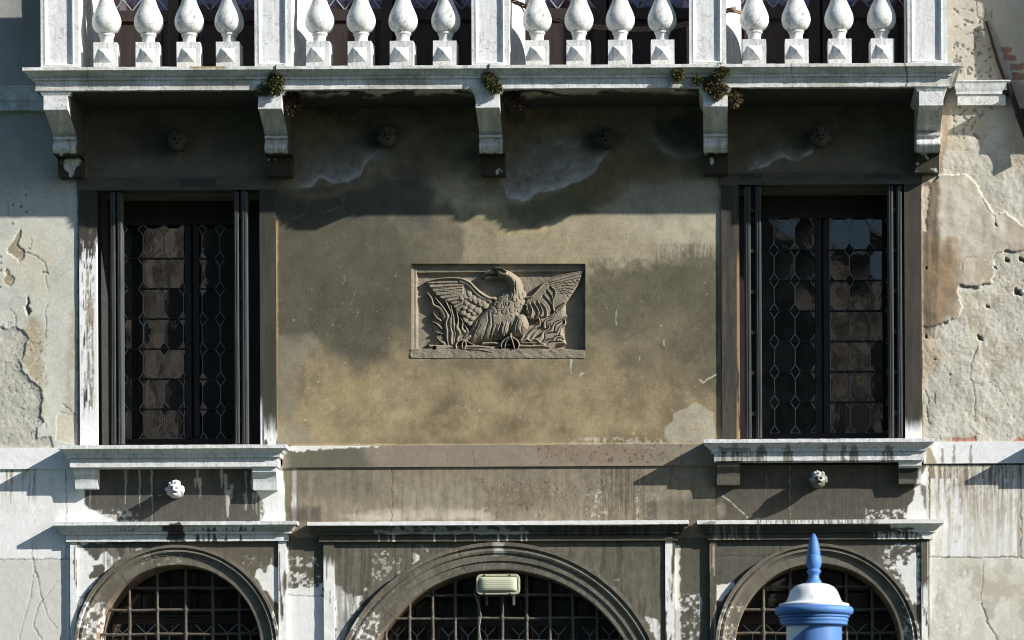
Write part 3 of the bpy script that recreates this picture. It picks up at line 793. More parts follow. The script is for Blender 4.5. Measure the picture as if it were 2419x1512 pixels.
def stone_wall(px, py):
    """ashlar below the sills: left white, middle brown, right streaked; also the spandrels and piers"""
    c = Cv(px, py, (.228, .192, .136))
    x, y = px, py
    n = fbm(x, y, 90, oct=5, seed=180)
    c.c *= (.78 + .5 * n)[:, None]
    # ---- left white stone
    c.rect(-3000, 1100, 166, 2700, (.79, .785, .755), soft=1, warp=.5, seed=181)
    c.rect(-3000, 1321, 157, 2700, (.60, .585, .525), soft=.8, warp=.5, seed=182)
    c.rect(150, 1100, 700, 1236, (.80, .80, .775), soft=1, warp=.5, seed=183)
    c.mix(slice(None), (x < 166) * .35 * ss(.52, .68, fbm(x, y, 40, oct=5, seed=184)), (.62, .61, .55))
    c.streaks(0, 1108, 90, 1210, (.33, .24, .14), .8, 5, 90, .5, .62, 185)
    c.drip(26, 1106, 1190, 3, (.36, .27, .16), .8, 186); c.drip(16, 1106, 1150, 2.4, (.30, .23, .15), .8, 187); c.drip(54, 1106, 1170, 2.6, (.40, .36, .28), .7, 188)
    for k in range(16):
        a, b = random.uniform(0, 150), random.uniform(1190, 1310)
        c.line([(a, b), (a + random.uniform(-6, 6), b + random.uniform(3, 14))], .7, (.50, .42, .30), op=.55, warp=4, seed=190 + k)
    # joints
    for pts in ([(156, 1108), (156, 1240)], [(156.5, 1280), (156.5, 1321)], [(-100, 1321), (165, 1321)]):
        c.crack(pts, .8, .3, 206)
    c.crack([(76, 1285), (74, 1310), (80, 1325)], .5, .5, 207)
    c.crack(P3([(250, 880), (265, 950), (295, 1050), (310, 1130), (330, 1200), (300, 1250), (275, 1330), (265, 1400), (290, 1460), (320, 1500)]), .9, .4, 208)
    c.crack(P3([(330, 1200), (355, 1290), (395, 1370), (440, 1420)]), .6, .55, 209)
    c.crack(P3([(265, 950), (240, 1150), (200, 1320), (160, 1440), (150, 1512)]), .5, .6, 210)
    c.crack(P3([(330, 1200), (400, 1110), (440, 1060)]), .4, .65, 211)
    # soot panel under the left sill, with wash-down streaks
    c.poly(P3([(760, 170), (762, 345), (655, 352), (648, 400), (665, 470), (690, 500), (740, 515), (800, 540), (900, 592), (950, 620), (2000, 620), (2030, 585), (2050, 520), (2040, 440), (2000, 390), (1980, 350), (1950, 340), (1950, 170)]), DARK, op=.97, soft=2.5, warp=4, ws=22, seed=212, brk=3)
    c.specks(225, 1200, 330, 1236, (.55, .54, .5), .8, 7, .55, 213, 6)
    for k, (a, b0, b1, w, op) in enumerate([(970, 200, 460, 2.2, .8), (985, 190, 300, 1.2, .6), (1080, 195, 480, 2.4, .8), (1175, 195, 420, 3.2, .7), (1180, 400, 590, 1.2, .6), (1528, 200, 290, 2.2, .75), (1545, 270, 400, 4.6, .75), (1515, 270, 330, 3.6, .5),
                                            (1715, 200, 330, 3.6, .8), (1745, 240, 380, 5, .7), (1765, 370, 560, 6.6, .8), (1790, 320, 430, 4, .55), (1900, 210, 420, 2.2, .7), (1900, 390, 510, 5, .5), (1960, 380, 500, 3, .5), (1985, 390, 540, 3, .5), (2015, 400, 520, 3, .6), (700, 360, 500, 1.8, .5)]):
        q = P3([(a, b0), (a, b1)]); c.drip(q[0][0], q[0][1], q[1][1], w, (.55, .53, .45), op, 214 + k)
    c.crack(P3([(1188, 200), (1188, 590)]), .5, .55, 240)
    c.crack(P3([(1940, 220), (1960, 340)]), .4, .6, 241)
    c.specks(612, 1160, 660, 1236, (.75, .74, .70), .8, 8, .5, 242, 6)
    c.poly([(668, 1108), (690, 1108), (690, 1236), (676, 1236), (672, 1150)], (.20, .165, .11), soft=1.5, warp=4, seed=243)
    # ---- middle frieze
    c.mix(slice(None), (x > 690) * (x < 1700) * (y < 1240) * .5 * ss(.5, .65, fbm(x, y, 60, 40, 5, 244)), (.255, .215, .155))
    c.poly(P5([(0, 130), (420, 140), (560, 300), (300, 330), (0, 300)]), (.15, .14, .098), op=.6, soft=14, warp=12, seed=245)
    c.poly(P5([(300, 420), (640, 390), (900, 380), (1180, 400), (1250, 455), (400, 455)]), (.50, .46, .36), op=.75, soft=9, warp=14, ws=26, seed=246, brk=6)
    c.poly(P5([(640, 260), (1100, 240), (1160, 380), (700, 430)]), (.30, .265, .195), op=.6, soft=16, warp=16, seed=247)
    c.poly(P5([(1160, 260), (1560, 200), (1600, 380), (1250, 430)]), (.155, .115, .075), op=.55, soft=14, warp=18, seed=248, brk=8)
    c.pits(1120, 1130, 1420, 1225, 6, .69, .65, -.002, 249)
    c.specks(1150, 1130, 1420, 1225, (.32, .26, .19), .5, 5, .66, 250)
    c.rect(683, 1200, 760, 1236, (.085, .08, .06), op=.8, soft=8, warp=8, seed=251)
    c.streaks(1418, 1108, 1508, 1232, (.085, .072, .05), .8, 2.2, 160, .42, .6, 252, False, 3)
    for a in (925.5, 1418, 1508.5):
        c.crack([(a, 1108), (a, 1232)], .6, .45, int(a))
        c.line([(a + 1.6, 1110), (a + 1.6, 1230)], .7, (.46, .40, .30), op=.75, warp=1.5, soft=1, seed=int(a) + 1, brk=.45)
    c.specks(1380, 1150, 1440, 1235, (.60, .55, .45), .8, 7, .60, 255, 6)
    c.specks(1500, 1160, 1560, 1235, (.60, .55, .45), .7, 7, .62, 256, 6)
    c.rect(1520, 1180, 1700, 1236, (.085, .08, .062), op=.7, soft=14, warp=12, seed=257)
    c.streaks(683, 1108, 1690, 1236, (.30, .26, .19), .35, 12, 120, .44, .70, 258, False)
    c.streaks(683, 1108, 1690, 1236, (.11, .095, .07), .32, 10, 90, .48, .70, 259, False)
    # ---- right, under the right sill
    c.rect(1690, 1088, 2182, 1236, (.088, .08, .063), op=.97, soft=2, warp=2, seed=260)
    c.poly(P6([(1610, 410), (1700, 280), (1715, 300), (1715, 660), (1560, 660), (1540, 640), (1570, 560), (1600, 520)]), (.76, .75, .71), op=.95, soft=2, warp=4, ws=14, seed=261, brk=3)
    c.poly(P6([(1655, 400), (1712, 420), (1712, 620), (1680, 560)]), (.12, .105, .08), op=.85, soft=3, warp=5, seed=262, brk=4)
    c.specks(2040, 1200, 2160, 1236, (.66, .64, .58), .9, 6, .57, 263, 8)
    c.line(P6([(728, 260), (728, 640)]), .7, (.50, .46, .36), op=.8, warp=1.2, soft=1, seed=264, brk=.42)
    c.line(P6([(560, 330), (558, 480)]), .6, (.40, .37, .30), op=.6, warp=1.2, soft=1, seed=265, brk=.45)
    c.line(P6([(250, 490), (330, 550), (425, 640)]), 1.1, (.62, .58, .46), op=.9, warp=2, soft=1, seed=266, brk=.35)
    c.ell(1703, 1205, 10, 18, (.28, .24, .18), .6, .6, .3, 12, 267)
    # ---- far right blocks
    c.rect(2188, 1092, 3500, 2700, (.60, .565, .475), soft=1, warp=.5, seed=270)
    c.rect(2195, 1092, 2412, 1316, (.66, .635, .56), soft=1, warp=.5, seed=271)
    c.streaks(2192, 1094, 2415, 1330, (.33, .265, .18), .75, 9, 170, .40, .66, 272, True, 4)
    c.streaks(2192, 1094, 2415, 1290, (.27, .205, .125), .6, 2.6, 120, .45, .68, 279, True, 4)
    c.streaks(2192, 1094, 2415, 1200, (.13, .105, .07), .8, 4, 70, .5, .62, 273, True, 4)
    c.streaks(2192, 1130, 2415, 1316, (.80, .80, .79), .75, 6, 220, .5, .62, 274, False, 4)
    c.rect(2404, 1094, 2412, 1316, (.30, .23, .16), op=.7, soft=2, warp=3, seed=275)
    c.mix(slice(None), (x > 2192) * (y > 1316) * .65 * ss(.46, .62, fbm(x, y, 45, oct=6, seed=276, gain=.6)), (.43, .385, .30))
    c.mix(slice(None), (x > 2192) * (y > 1316) * .6 * ss(.5, .62, fbm(x, y, 30, 60, 5, 277)), (.72, .70, .63))
    c.specks(2195, 1320, 2300, 1512, (.80, .79, .74), .7, 6, .62, 278)
    for pts in ([(2195, 1092), (2195, 1236)], [(2195, 1290), (2195, 1316)], [(2193, 1316.5), (2470, 1316.5)], [(2412, 1094), (2412, 1316)]):
        c.crack(pts, 1.0, .25, 279)
    c.crack(P6([(2100, 950), (2090, 1130), (2083, 1250)]), .6, .5, 280)
    c.crack(P6([(2083, 1250), (2110, 1310), (2130, 1400), (2165, 1450), (2195, 1512)]), 1.5, .3, 281)
    # ---- spandrels: left arch
    c.rect(165, 1270, 676, 1700, (.118, .104, .077), op=.98, soft=2, warp=2, seed=282)
    c.poly(P3([(560, 740), (860, 750), (930, 880), (850, 960), (760, 1040), (680, 1130), (600, 1300), (560, 1512)]), (.78, .775, .74), soft=2, warp=7, ws=20, seed=283, brk=6)
    c.poly(P3([(1010, 770), (1130, 770), (1060, 830), (1010, 830)]), (.66, .65, .6), soft=2, warp=6, ws=14, seed=284, brk=5)
    c.poly(P3([(1960, 1000), (2010, 960), (2060, 990), (2100, 940), (2170, 960), (2170, 1240), (2100, 1180), (2030, 1100)]), (.76, .75, .71), soft=1.6, warp=6, ws=14, seed=285, brk=6)
    c.poly(P3([(610, 770), (900, 750), (1290, 760), (1290, 800), (1060, 810), (980, 860), (880, 890), (830, 830), (760, 880), (735, 895), (690, 840), (640, 800)]), DARK, op=.95, soft=2, warp=6, ws=14, seed=286, brk=7)
    c.streaks(240, 1290, 320, 1350, (.20, .18, .14), .8, 5, 60, .42, .55, 287, False)
    c.poly(P3([(715, 940), (790, 925), (820, 960), (790, 1020), (740, 1040), (690, 1035), (690, 1010), (720, 980)]), (.10, .09, .066), soft=1.4, warp=5, ws=12, seed=288, brk=4)
    c.specks(560, 1300, 660, 1370, (.55, .50, .38), .5, 6, .66, 289)
    c.crack(P3([(600, 1180), (660, 1180)]), .7, .3, 290); c.crack(P3([(1005, 780), (1005, 840)]), .8, .25, 291)
    # pier between left and middle
    c.rect(676, 1270, 766, 2700, (.105, .095, .068), op=.98, soft=2, warp=1, seed=292)
    c.poly([(670, 1385), (690, 1392), (705, 1384), (720, 1392), (740, 1388), (766, 1376), (766, 2700), (670, 2700)], (.76, .755, .72), soft=1.6, warp=12, ws=16, seed=293, brk=9)
    c.rect(670, 1290, 682, 1560, (.74, .73, .69), op=.9, soft=2, warp=4, seed=294, brk=3)
    c.specks(676, 1310, 760, 1400, (.70, .69, .64), .9, 8, .58, 295, 8)
    c.crack([(676, 1406), (764, 1407)], .7, .35, 296)
    # middle spandrels
    c.rect(764, 1270, 1598, 1700, (.115, .105, .079), op=.98, soft=2, warp=1, seed=297)
    c.mix(slice(None), (x > 764) * (x < 1598) * (y > 1270) * .4 * ss(.5, .65, n), (.14, .127, .096))
    c.poly(P5([(270, 830), (330, 880), (400, 940), (465, 890), (430, 980), (380, 1060), (330, 1188), (300, 1250), (270, 1250)]), (.74, .73, .68), soft=1.6, warp=8, ws=14, seed=298, brk=8)
    c.specks(870, 1295, 960, 1380, (.60, .58, .50), .9, 7, .57, 299, 14)
    c.poly(P5([(745, 660), (800, 670), (790, 700), (750, 720)]), (.72, .71, .66), soft=1.4, warp=5, ws=10, seed=300, brk=4)
    c.line(P5([(800, 610), (845, 650)]), 1.4, (.68, .66, .58), warp=3, seed=301, brk=.4)
    c.poly(P5([(2160, 1050), (2250, 1070), (2270, 1250), (2220, 1180)]), (.72, .71, .66), soft=1.4, warp=6, ws=12, seed=302, brk=7)
    c.poly(P5([(1975, 825), (2005, 810), (2005, 830)]), (.68, .66, .58), soft=1, warp=3, ws=8, seed=303)
    c.crack(P5([(743, 600), (745, 720)]), .8, .3, 304); c.crack(P5([(1703, 600), (1703, 665)]), .6, .4, 305)
    c.streaks(764, 1278, 1598, 1520, (.16, .145, .11), .6, 9, 140, .44, .64, 306, False)
    c.streaks(764, 1278, 1598, 1480, (.055, .05, .04), .55, 7, 110, .5, .66, 305, False)
    # pier between middle and right
    c.rect(1596, 1270, 1680, 2700, (.10, .092, .068), op=.98, soft=2, warp=1, seed=307)
    c.poly([(1590, 1290), (1606, 1290), (1604, 1400), (1612, 1560), (1590, 1560)], (.62, .59, .52), soft=2, warp=5, seed=308, brk=5)
    c.specks(1598, 1400, 1660, 1560, (.66, .65, .62), .9, 8, .56, 309, 8)
    # right spandrels
    c.rect(1678, 1270, 2196, 1700, (.098, .092, .073), op=.98, soft=2, warp=1, seed=310)
    c.poly(P6([(210, 1130), (320, 1105), (330, 1130), (270, 1200), (235, 1240), (205, 1220)]), (.74, .73, .68), soft=1.4, warp=5, ws=12, seed=311, brk=6)
    c.poly(P6([(1440, 1000), (1500, 920), (1540, 940), (1550, 980), (1600, 890), (1640, 900), (1640, 1240), (1600, 1260), (1560, 1150), (1510, 1080), (1500, 1010)]), (.74, .73, .69), soft=1.4, warp=9, ws=13, seed=312, brk=11, bs=9)
    c.specks(2080, 1280, 2180, 1420, (.70, .69, .64), .9, 7, .58, 313, 10)
    c.crack(P6([(210, 915), (600, 915)]), .5, .55, 314); c.crack(P6([(652, 810), (652, 890)]), .5, .5, 315)
    c.c *= (1 + (.40 * (fbm(x, y, 3.5, 60, 4, 322) - .5) + .5 * (fbm(x, y, 11, oct=5, seed=325, gain=.65) - .5)) * np.where(c.c[:, 0] > .4, .25, 1))[:, None]
    c.hairs(40, 690, 1110, 1680, 1232, (.34, .29, .21), .6, 323); c.hairs(40, 170, 1280, 2190, 1420, (.26, .23, .17), .5, 324)
    c.h += .0012 * (fbm(x, y, 14, oct=5, seed=320) - .5)
    c.c *= (.92 + .16 * fbm(x, y, 4, 9, 4, 321))[:, None]
    return c

def paint_band(px, py):
    c = Cv(px, py, (.255, .215, .160))
    x, y = px, py
    c.rect(-3000, 1000, 170, 1200, (.80, .80, .775), soft=1, warp=.5, seed=330)
    c.poly([(680, 1040), (850, 1040), (880, 1110), (680, 1115)], (.125, .12, .085), op=.9, soft=14, warp=12, seed=331)
    c.poly([(684, 1040), (960, 1040), (940, 1052), (860, 1056), (760, 1062), (700, 1067), (684, 1066)], (.74, .73, .67), soft=1.5, warp=4, ws=10, seed=332, brk=4)
    c.mix(slice(None), (x > 880) * (x < 1700) * .6 * ss(.5, .64, fbm(x, y, 45, oct=5, seed=333)), (.30, .245, .185))
    c.poly(P5([(1500, 10), (2100, 10), (2300, 80), (1900, 110), (1550, 90)]), (.215, .135, .085), op=.4, soft=16, warp=16, seed=334, brk=6)
    c.pits(1270, 1050, 1620, 1095, 6, .66, .5, -.003, 335)
    c.specks(1200, 1048, 1660, 1090, (.36, .29, .21), .5, 5, .68, 336, 6)
    c.crack(P5([(1120, 30), (1125, 130)]), .6, .5, 337)
    c.rect(2182, 1000, 4000, 1200, (.77, .77, .75), soft=1, warp=.5, seed=338)
    c.poly([(2186, 1050), (2198, 1058), (2214, 1096), (2186, 1096)], (.36, .30, .21), soft=3, warp=3, seed=339)
    for k, a in enumerate((1808, 1890, 2010)):
        q = P6([(a, 130 if k != 0 else 160)])[0]; c.drip(q[0], q[1], 1094, 2.6, (.25, .215, .16), .9, 340 + k)
        c.ell(q[0], 1085, 4.5, 10, (.27, .235, .18), .75, .4, .4, 8, 345 + k)
    c.c *= (.9 + .2 * fbm(x, y, 5, 8, 4, 348))[:, None]
    return c

def paint_white(px, py, dirt=.5, seed=350):
    c = Cv(px, py, WHITE)
    n = fbm(px, py, 26, 40, 5, seed)
    c.mix(slice(None), dirt * .55 * ss(.5, .7, n), (.52, .52, .46))
    c.mix(slice(None), dirt * .35 * ss(.55, .7, fbm(px, py, 4, 60, 4, seed + 1)), (.40, .40, .36))
    c.mix(slice(None), .3 * ss(.62, .70, fbm(px, py, 6, 6, 4, seed + 2)), (.42, .41, .36))
    return c

def paint_slab(px, py):
    c = paint_white(px, py, .7, 360)
    x, y = px, py
    yy = y - (214 - (x - 85) * .0044)            # below 0: on the front; above: soffit
    cav = ss(-50, -46, yy) * ss(-26, -30, yy)
    c.mix(slice(None), cav * .5 * ss(.25, .6, fbm(x, y, 70, 20, 5, 361)), (.40, .41, .36))  # grime in the hollow, deepened with painted shade
    c.mix(slice(None), ss(-58, -54, yy) * ss(-46, -49, yy) * .5 * ss(.45, .6, fbm(x, y, 30, 8, 5, 362)), (.50, .48, .38))
    fas = ss(-22, -18, yy)
    c.mix(slice(None), fas * .6 * ss(.52, .66, fbm(x, y, 60, 9, 5, 363)), (.45, .435, .36))
    for a, b, k in ((190, 330, 364), (860, 1010, 365), (1570, 1640, 366), (1900, 2000, 367), (440, 600, 368)):
        c.rect(a, 180, b, 212, (.36, .345, .28), op=.6, soft=8, warp=12, ws=16, seed=k, brk=8)
    c.rect(450, 153, 530, 163, (.36, .28, .11), op=.9, soft=2, warp=4, ws=9, seed=369, brk=4)
    for a in (207, 650, 1155, 1871, 2210):
        c.crack([(a - 1, 150), (a, 180), (a + 2, 214)], .7, .35, 370)
    c.crack(U2([(1320, 485), (1335, 580), (1330, 665)]), 1.5, .15, 371)
    # soffit, black with old lime
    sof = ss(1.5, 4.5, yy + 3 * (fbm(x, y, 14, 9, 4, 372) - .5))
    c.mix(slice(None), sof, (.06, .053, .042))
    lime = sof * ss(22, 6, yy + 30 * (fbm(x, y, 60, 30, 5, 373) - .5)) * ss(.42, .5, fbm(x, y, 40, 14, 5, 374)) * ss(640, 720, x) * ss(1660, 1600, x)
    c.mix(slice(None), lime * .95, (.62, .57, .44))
    return c
def U2(pts): return [(1735.2 + .30527 * a, .30527 * b) for a, b in pts]
def paint_bracket(px, py):
    c = paint_white(px, py, .8, 380)
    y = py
    c.mix(slice(None), .5 * ss(258, 262, y) * ss(322, 318, y) * ss(.3, .6, fbm(px, py, 8, 50, 4, 384)), (.42, .39, .33))  # shading of the hollow face put into the colour
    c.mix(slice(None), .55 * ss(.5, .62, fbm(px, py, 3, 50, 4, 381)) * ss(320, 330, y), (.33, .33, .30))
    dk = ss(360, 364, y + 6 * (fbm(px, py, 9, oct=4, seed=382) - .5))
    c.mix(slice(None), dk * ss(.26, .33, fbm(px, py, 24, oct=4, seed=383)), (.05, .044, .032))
    return c
def paint_bracket_side(px, py):
    return paint_bracket(px, py)
def paint_ped(px, py): return paint_white(px, py, .25, 390)
def paint_stringc(px, py):
    c = paint_white(px, py, .8, 395)
    c.mix(slice(None), .5 * ss(.5, .65, fbm(px, py, 30, oct=5, seed=396)), (.50, .49, .43))
    return c
def paint_sill_clean(px, py):
    c = paint_white(px, py, .55, 400)
    cav = ss(1059, 1061, py) * ss(1074, 1072, py)
    c.mix(slice(None), cav * .2, (.56, .56, .53))  # a little shade painted into the sill's hollow
    return c
def paint_sill_stained(px, py):
    c = paint_white(px, py, .3, 410)
    K = (.20, .185, .145)
    for k, (a, b) in enumerate(((225, 460), (490, 560), (680, 745), (965, 990), (1150, 1215), (1380, 1460), (1090, 1130))):
        x0, x1 = 1624 + .333 * a, 1624 + .333 * b
        c.streaks(x0 - 3, 1066, x1 + 3, 1092, K, .95, 3.5, 40, .40, .50, 411 + k, False, 4)
        c.rect(x0 + 2, 1058, x1 - 2, 1066, K, op=.8, soft=2, warp=5, ws=8, seed=420 + k, brk=4)
        xm = (x0 + x1) / 2
        c.ell(xm, 1055, 6, 6, K, .8, .5, .4, 6, 430 + k)
    c.mix(slice(None), ss(1045, 1047, py) * ss(1059, 1057, py) * .2, (.50, .50, .47))  # hollow toned down, painted shade under the top edge
    c.rect(1664, 1078, 1800, 1090, K, op=.55, soft=3, warp=5, ws=10, seed=440, brk=5)
    c.specks(1664, 1034, 2205, 1090, (.34, .33, .28), .5, 4, .70, 441, 3)
    return c
def paint_corn_left(px, py):
    c = paint_white(px, py, .7, 450)
    x, y = px, py
    c.mix(slice(None), ss(1241, 1243, y) * ss(1256, 1254, y) * .25, (.50, .49, .43))  # cornice hollow darkened as painted shade
    K = (.035, .033, .028)
    c.poly(P3([(1255, 630), (1340, 605), (1390, 605), (1420, 640), (1435, 748), (1290, 748), (1290, 680), (1250, 665)]), K, op=.95, soft=1.5, warp=4, ws=9, seed=451, brk=5)
    for k, (a, b0, b1, w) in enumerate([(935, 640, 668, 5), (965, 648, 668, 5), (1000, 645, 668, 7), (1030, 650, 668, 5), (1495, 640, 670, 8), (1530, 655, 745, 14), (1575, 640, 745, 12), (1615, 640, 745, 14), (1660, 640, 745, 18), (1750, 640, 745, 14), (1865, 630, 745, 16), (1895, 640, 670, 10), (1960, 635, 668, 9), (1725, 645, 668, 8), (1800, 650, 668, 6)]):
        x0 = .30527 * a; w = w * .30527
        for (u, v) in ((1050.5 + .30527 * b0, 1050.5 + .30527 * 669), (1261, 1279)):
            if u < 1050.5 + .30527 * b1 - 3 and (v < 1262 or b1 > 700):
                c.poly([(x0 - w * .5, u + 3), (x0, u - 1), (x0 + w * .5, u + 3), (x0 + w, v), (x0 - w, v)], K, op=.92, soft=1.0, warp=2.2, ws=6, seed=452 + k, brk=2)
    c.rect(600, 1241, 690, 1256, (.28, .27, .22), op=.5, soft=6, warp=8, seed=470)
    return c
def paint_corn_mid(px, py):
    c = Cv(px, py, (.082, .076, .058))
    x, y = px, py
    c.c *= (.75 + .5 * fbm(x, y, 20, 20, 4, 480))[:, None]
    c.streaks(1290, 1240, 1640, 1266, (.03, .028, .022), .8, 4, 60, .42, .55, 481, False)
    edge = 1241.5 - ss(1450, 1610, x) * 3.0
    c.mix(slice(None), ss(edge + 1.2, edge - 1.2, y + 4.5 * (fbm(x, y, 7, oct=4, seed=482) - .5) * ss(900, 1500, x)) * .97, (.79, .785, .75))
    c.rect(885, 1255, 1250, 1261, (.48, .49, .46), op=.75, soft=1.5, warp=3, seed=483, brk=4, bs=20)
    c.streaks(880, 1241, 1260, 1256, (.40, .40, .37), .75, 10, 20, .48, .58, 484, False)
    for k, (a, w) in enumerate(((543, 5), (632, 14), (600, 4), (880, 10), (1008, 4), (1125, 4), (1268, 10), (1322, 7), (1410, 8), (1440, 5))):
        x0 = 683.8 + .3887 * a
        c.line([(x0, 1263), (x0 + .6, 1279)], w * .3887 * .55, (.66, .65, .60), op=.85, soft=1.2, warp=1.5, ws=6, seed=485 + k)
    c.rect(1170, 1281, 1190, 1290, (.7, .69, .64), op=.9, soft=1.5, warp=3, seed=497)
    return c
def paint_corn_right(px, py):
    c = Cv(px, py, (.07, .066, .053))
    x, y = px, py
    c.c *= (.75 + .5 * fbm(x, y, 20, 20, 4, 500))[:, None]
    edge = 1238.5
    c.mix(slice(None), ss(edge + 1.2, edge - 1.2, y + 2.0 * (fbm(x, y, 6, oct=4, seed=502) - .5)) * .95, (.77, .76, .72))
    c.streaks(1780, 1226, 2080, 1239, (.16, .14, .10), .8, 2.5, 40, .46, .56, 503, False)
    c.rect(1655, 1233, 1690, 1240, (.12, .11, .085), op=.7, soft=2, warp=4, seed=504, brk=4)
    c.poly(P6([(1430, 690), (1820, 660), (1830, 790), (1680, 800), (1660, 770), (1560, 735), (1440, 725)]), (.74, .73, .69), soft=2, warp=4, seed=505, brk=5)
    c.rect(2105, 1247, 2160, 1252, (.06, .055, .045), op=.9, soft=2, warp=4, seed=506, brk=3)
    c.streaks(2060, 1256, 2180, 1276, (.66, .64, .57), .9, 3.5, 40, .46, .55, 507, False)
    c.streaks(1670, 1240, 1800, 1276, (.30, .28, .22), .6, 4, 50, .5, .6, 508, False)
    return c
def paint_arch(px, py):
    c = Cv(px, py, (.155, .138, .106))
    x, y = px, py
    c.c *= (.66 + .68 * fbm(x, y, 14, oct=6, seed=510, gain=.65))[:, None]
    c.mix(slice(None), .5 * ss(.5, .64, fbm(x, y, 40, oct=5, seed=511)), (.078, .071, .056))
    Wh = (.74, .73, .69)
    # light wear on the lower ends and arrises
    c.specks(180, 1420, 250, 1600, Wh, .95, 8, .50, 512, 8)
    c.specks(640, 1420, 690, 1600, Wh, .9, 7, .52, 513, 8)
    c.specks(330, 1300, 440, 1340, (.5, .47, .38), .6, 6, .62, 514, 8)
    c.specks(820, 1440, 900, 1600, Wh, .9, 7, .56, 515, 10)
    c.specks(1690, 1420, 1760, 1600, (.6, .55, .45), .8, 7, .58, 516, 10)
    c.specks(2130, 1400, 2190, 1600, Wh, .8, 7, .57, 517, 10)
    c.specks(820, 1280, 1560, 1560, (.40, .37, .30), .4, 4, .70, 518, 30)
    c.rect(1165, 1280, 1190, 1310, (.6, .58, .5), op=.6, soft=5, warp=8, ws=8, seed=519, brk=6)
    for (cx, cy, rr, angs) in ((420, 1530, 245, (62, 105, 128, 150)), (1181.4, 1685, 405, (75, 104, 122, 138, 50)), (1932, 1527, 245, (62, 78, 110, 128))):
        for a in angs:
            a = radians(a)
            c.crack([(cx + (rr - 70) * cos(a), cy - (rr - 70) * sin(a)), (cx + rr * cos(a), cy - rr * sin(a))], .7, .45, 520)
    return c
def paint_strip(kind):
    def f(px, py):
        c = Cv(px, py, (.105, .095, .07)); x, y = px, py
        c.c *= (.7 + .6 * fbm(x, y, 10, 40, 5, 530))[:, None]
        Wh = (.77, .765, .73)
        if kind == 'L0': c.mix(slice(None), ss(.30, .36, fbm(x, y, 5, 60, 5, 531)), Wh)
        if kind == 'L1': c.mix(slice(None), ss(.36, .44, fbm(x, y, 6, 60, 5, 532)), Wh)
        if kind == 'M0': c.mix(slice(None), ss(1315, 1345, y + 30 * (fbm(x, y, 6, 60, 5, 533) - .5)) * ss(.30, .38, fbm(x, y, 4, 50, 4, 534)), Wh)
        if kind == 'M1': c.mix(slice(None), ss(.42, .50, fbm(x, y, 6, 70, 5, 535)), Wh)
        if kind == 'R0': c.mix(slice(None), .8 * ss(.55, .62, fbm(x, y, 4, 70, 5, 536)), (.45, .38, .28))
        if kind == 'R1': c.mix(slice(None), np.maximum(ss(1375, 1400, y + 30 * (fbm(x, y, 5, 50, 4, 537) - .5)), ss(2190, 2192, x)) * ss(.34, .42, fbm(x, y, 5, 50, 4, 538)), Wh)
        return c
    return f
def paint_jamb(kind):
    def f(px, py):
        c = Cv(px, py, (.058, .052, .042)); x, y = px, py
        c.c *= (.65 + .7 * fbm(x, y, 9, 90, 5, 540))[:, None]
        Wh = (.80, .80, .775)
        if kind == 'LL':
            t = ss(540, 640, y + 60 * (fbm(x, y, 5, 60, 5, 541) - .5))
            w = np.maximum(ss(.60 - .22 * t, .72 - .22 * t, fbm(x, y, 2.5, 30, 5, 542) * .7 + .3 * ss(12, 2, np.abs(x - 206))* 0 + .15 + .0 * t) * ss(530, 600, y), .95 * ss(217, 224, x + 8 * (fbm(x, y, 4, 40, 4, 545) - .5)) * ss(560, 640, y))
            w = np.maximum(w, ss(940, 1000, y + 40 * (fbm(x, y, 6, 60, 5, 543) - .5)))
            w = np.maximum(w, .9 * ss(196, 191, x) * ss(600, 640, y))
            c.mix(slice(None), w, Wh)
            c.streaks(200, 640, 222, 960, (.25, .19, .12), .8, 3.5, 120, .46, .58, 544, False, 3)
        if kind == 'LR':
            c.mix(slice(None), ss(975, 1045, y + 40 * (fbm(x, y, 6, 60, 5, 546) - .5)) * ss(.3, .45, fbm(x, y, 4, 50, 4, 547)), Wh)
            c.mix(slice(None), ss(621, 617, x) * ss(930, 980, y), Wh)
        if kind == 'RL':
            c.mix(slice(None), .25 * ss(.55, .65, fbm(x, y, 8, 60, 5, 548)), (.14, .12, .09))
            c.mix(slice(None), ss(1739.5, 1742.5, x) * ss(580, 640, y) * ss(.3, .45, fbm(x, y, 6, 70, 4, 550)), (.40, .25, .12))
        if kind == 'RR':
            c.mix(slice(None), ss(985, 1025, y + 30 * (fbm(x, y, 6, 50, 5, 549) - .5)) * .95, Wh)
        c.crack([(0, 0), (1, 1)], .1, .9, 1)
        return c
    return f
def paint_lintel(px, py):
    c = Cv(px, py, (.095, .088, .07)); x, y = px, py
    c.c *= (.6 + .8 * fbm(x, y, 40, 9, 5, 555))[:, None]
    for a, b in ((425, 510), (1745, 1800), (2040, 2130)):
        c.rect(a, 422 if a < 1000 else 412, b, 441 if a < 1000 else 424, (.04, .043, .045), op=.8, soft=2, warp=3, seed=556)
    return c
def paint_brk(dark, kind=0):
    def f(px, py):
        if not dark: 
            c = paint_white(px, py, .6, 560)
            return c
        c = Cv(px, py, (.115, .105, .08)); x, y = px, py
        c.c *= (.6 + .8 * fbm(x, y, 8, oct=5, seed=561))[:, None]
        if kind == 1:
            c.mix(slice(None), ss(1107, 1103, y) * .95, (.74, .73, .70))
            c.poly(P6([(1640, 280), (1668, 280), (1668, 420), (1620, 420)]), (.74, .73, .70), soft=1.5, warp=3, seed=562)
            c.rect(1500 * .333 + 1624, 1106, 1640 * .333 + 1624, 1132, (.03, .028, .024), op=.9, soft=2, warp=4, seed=563)
        return c
    return f
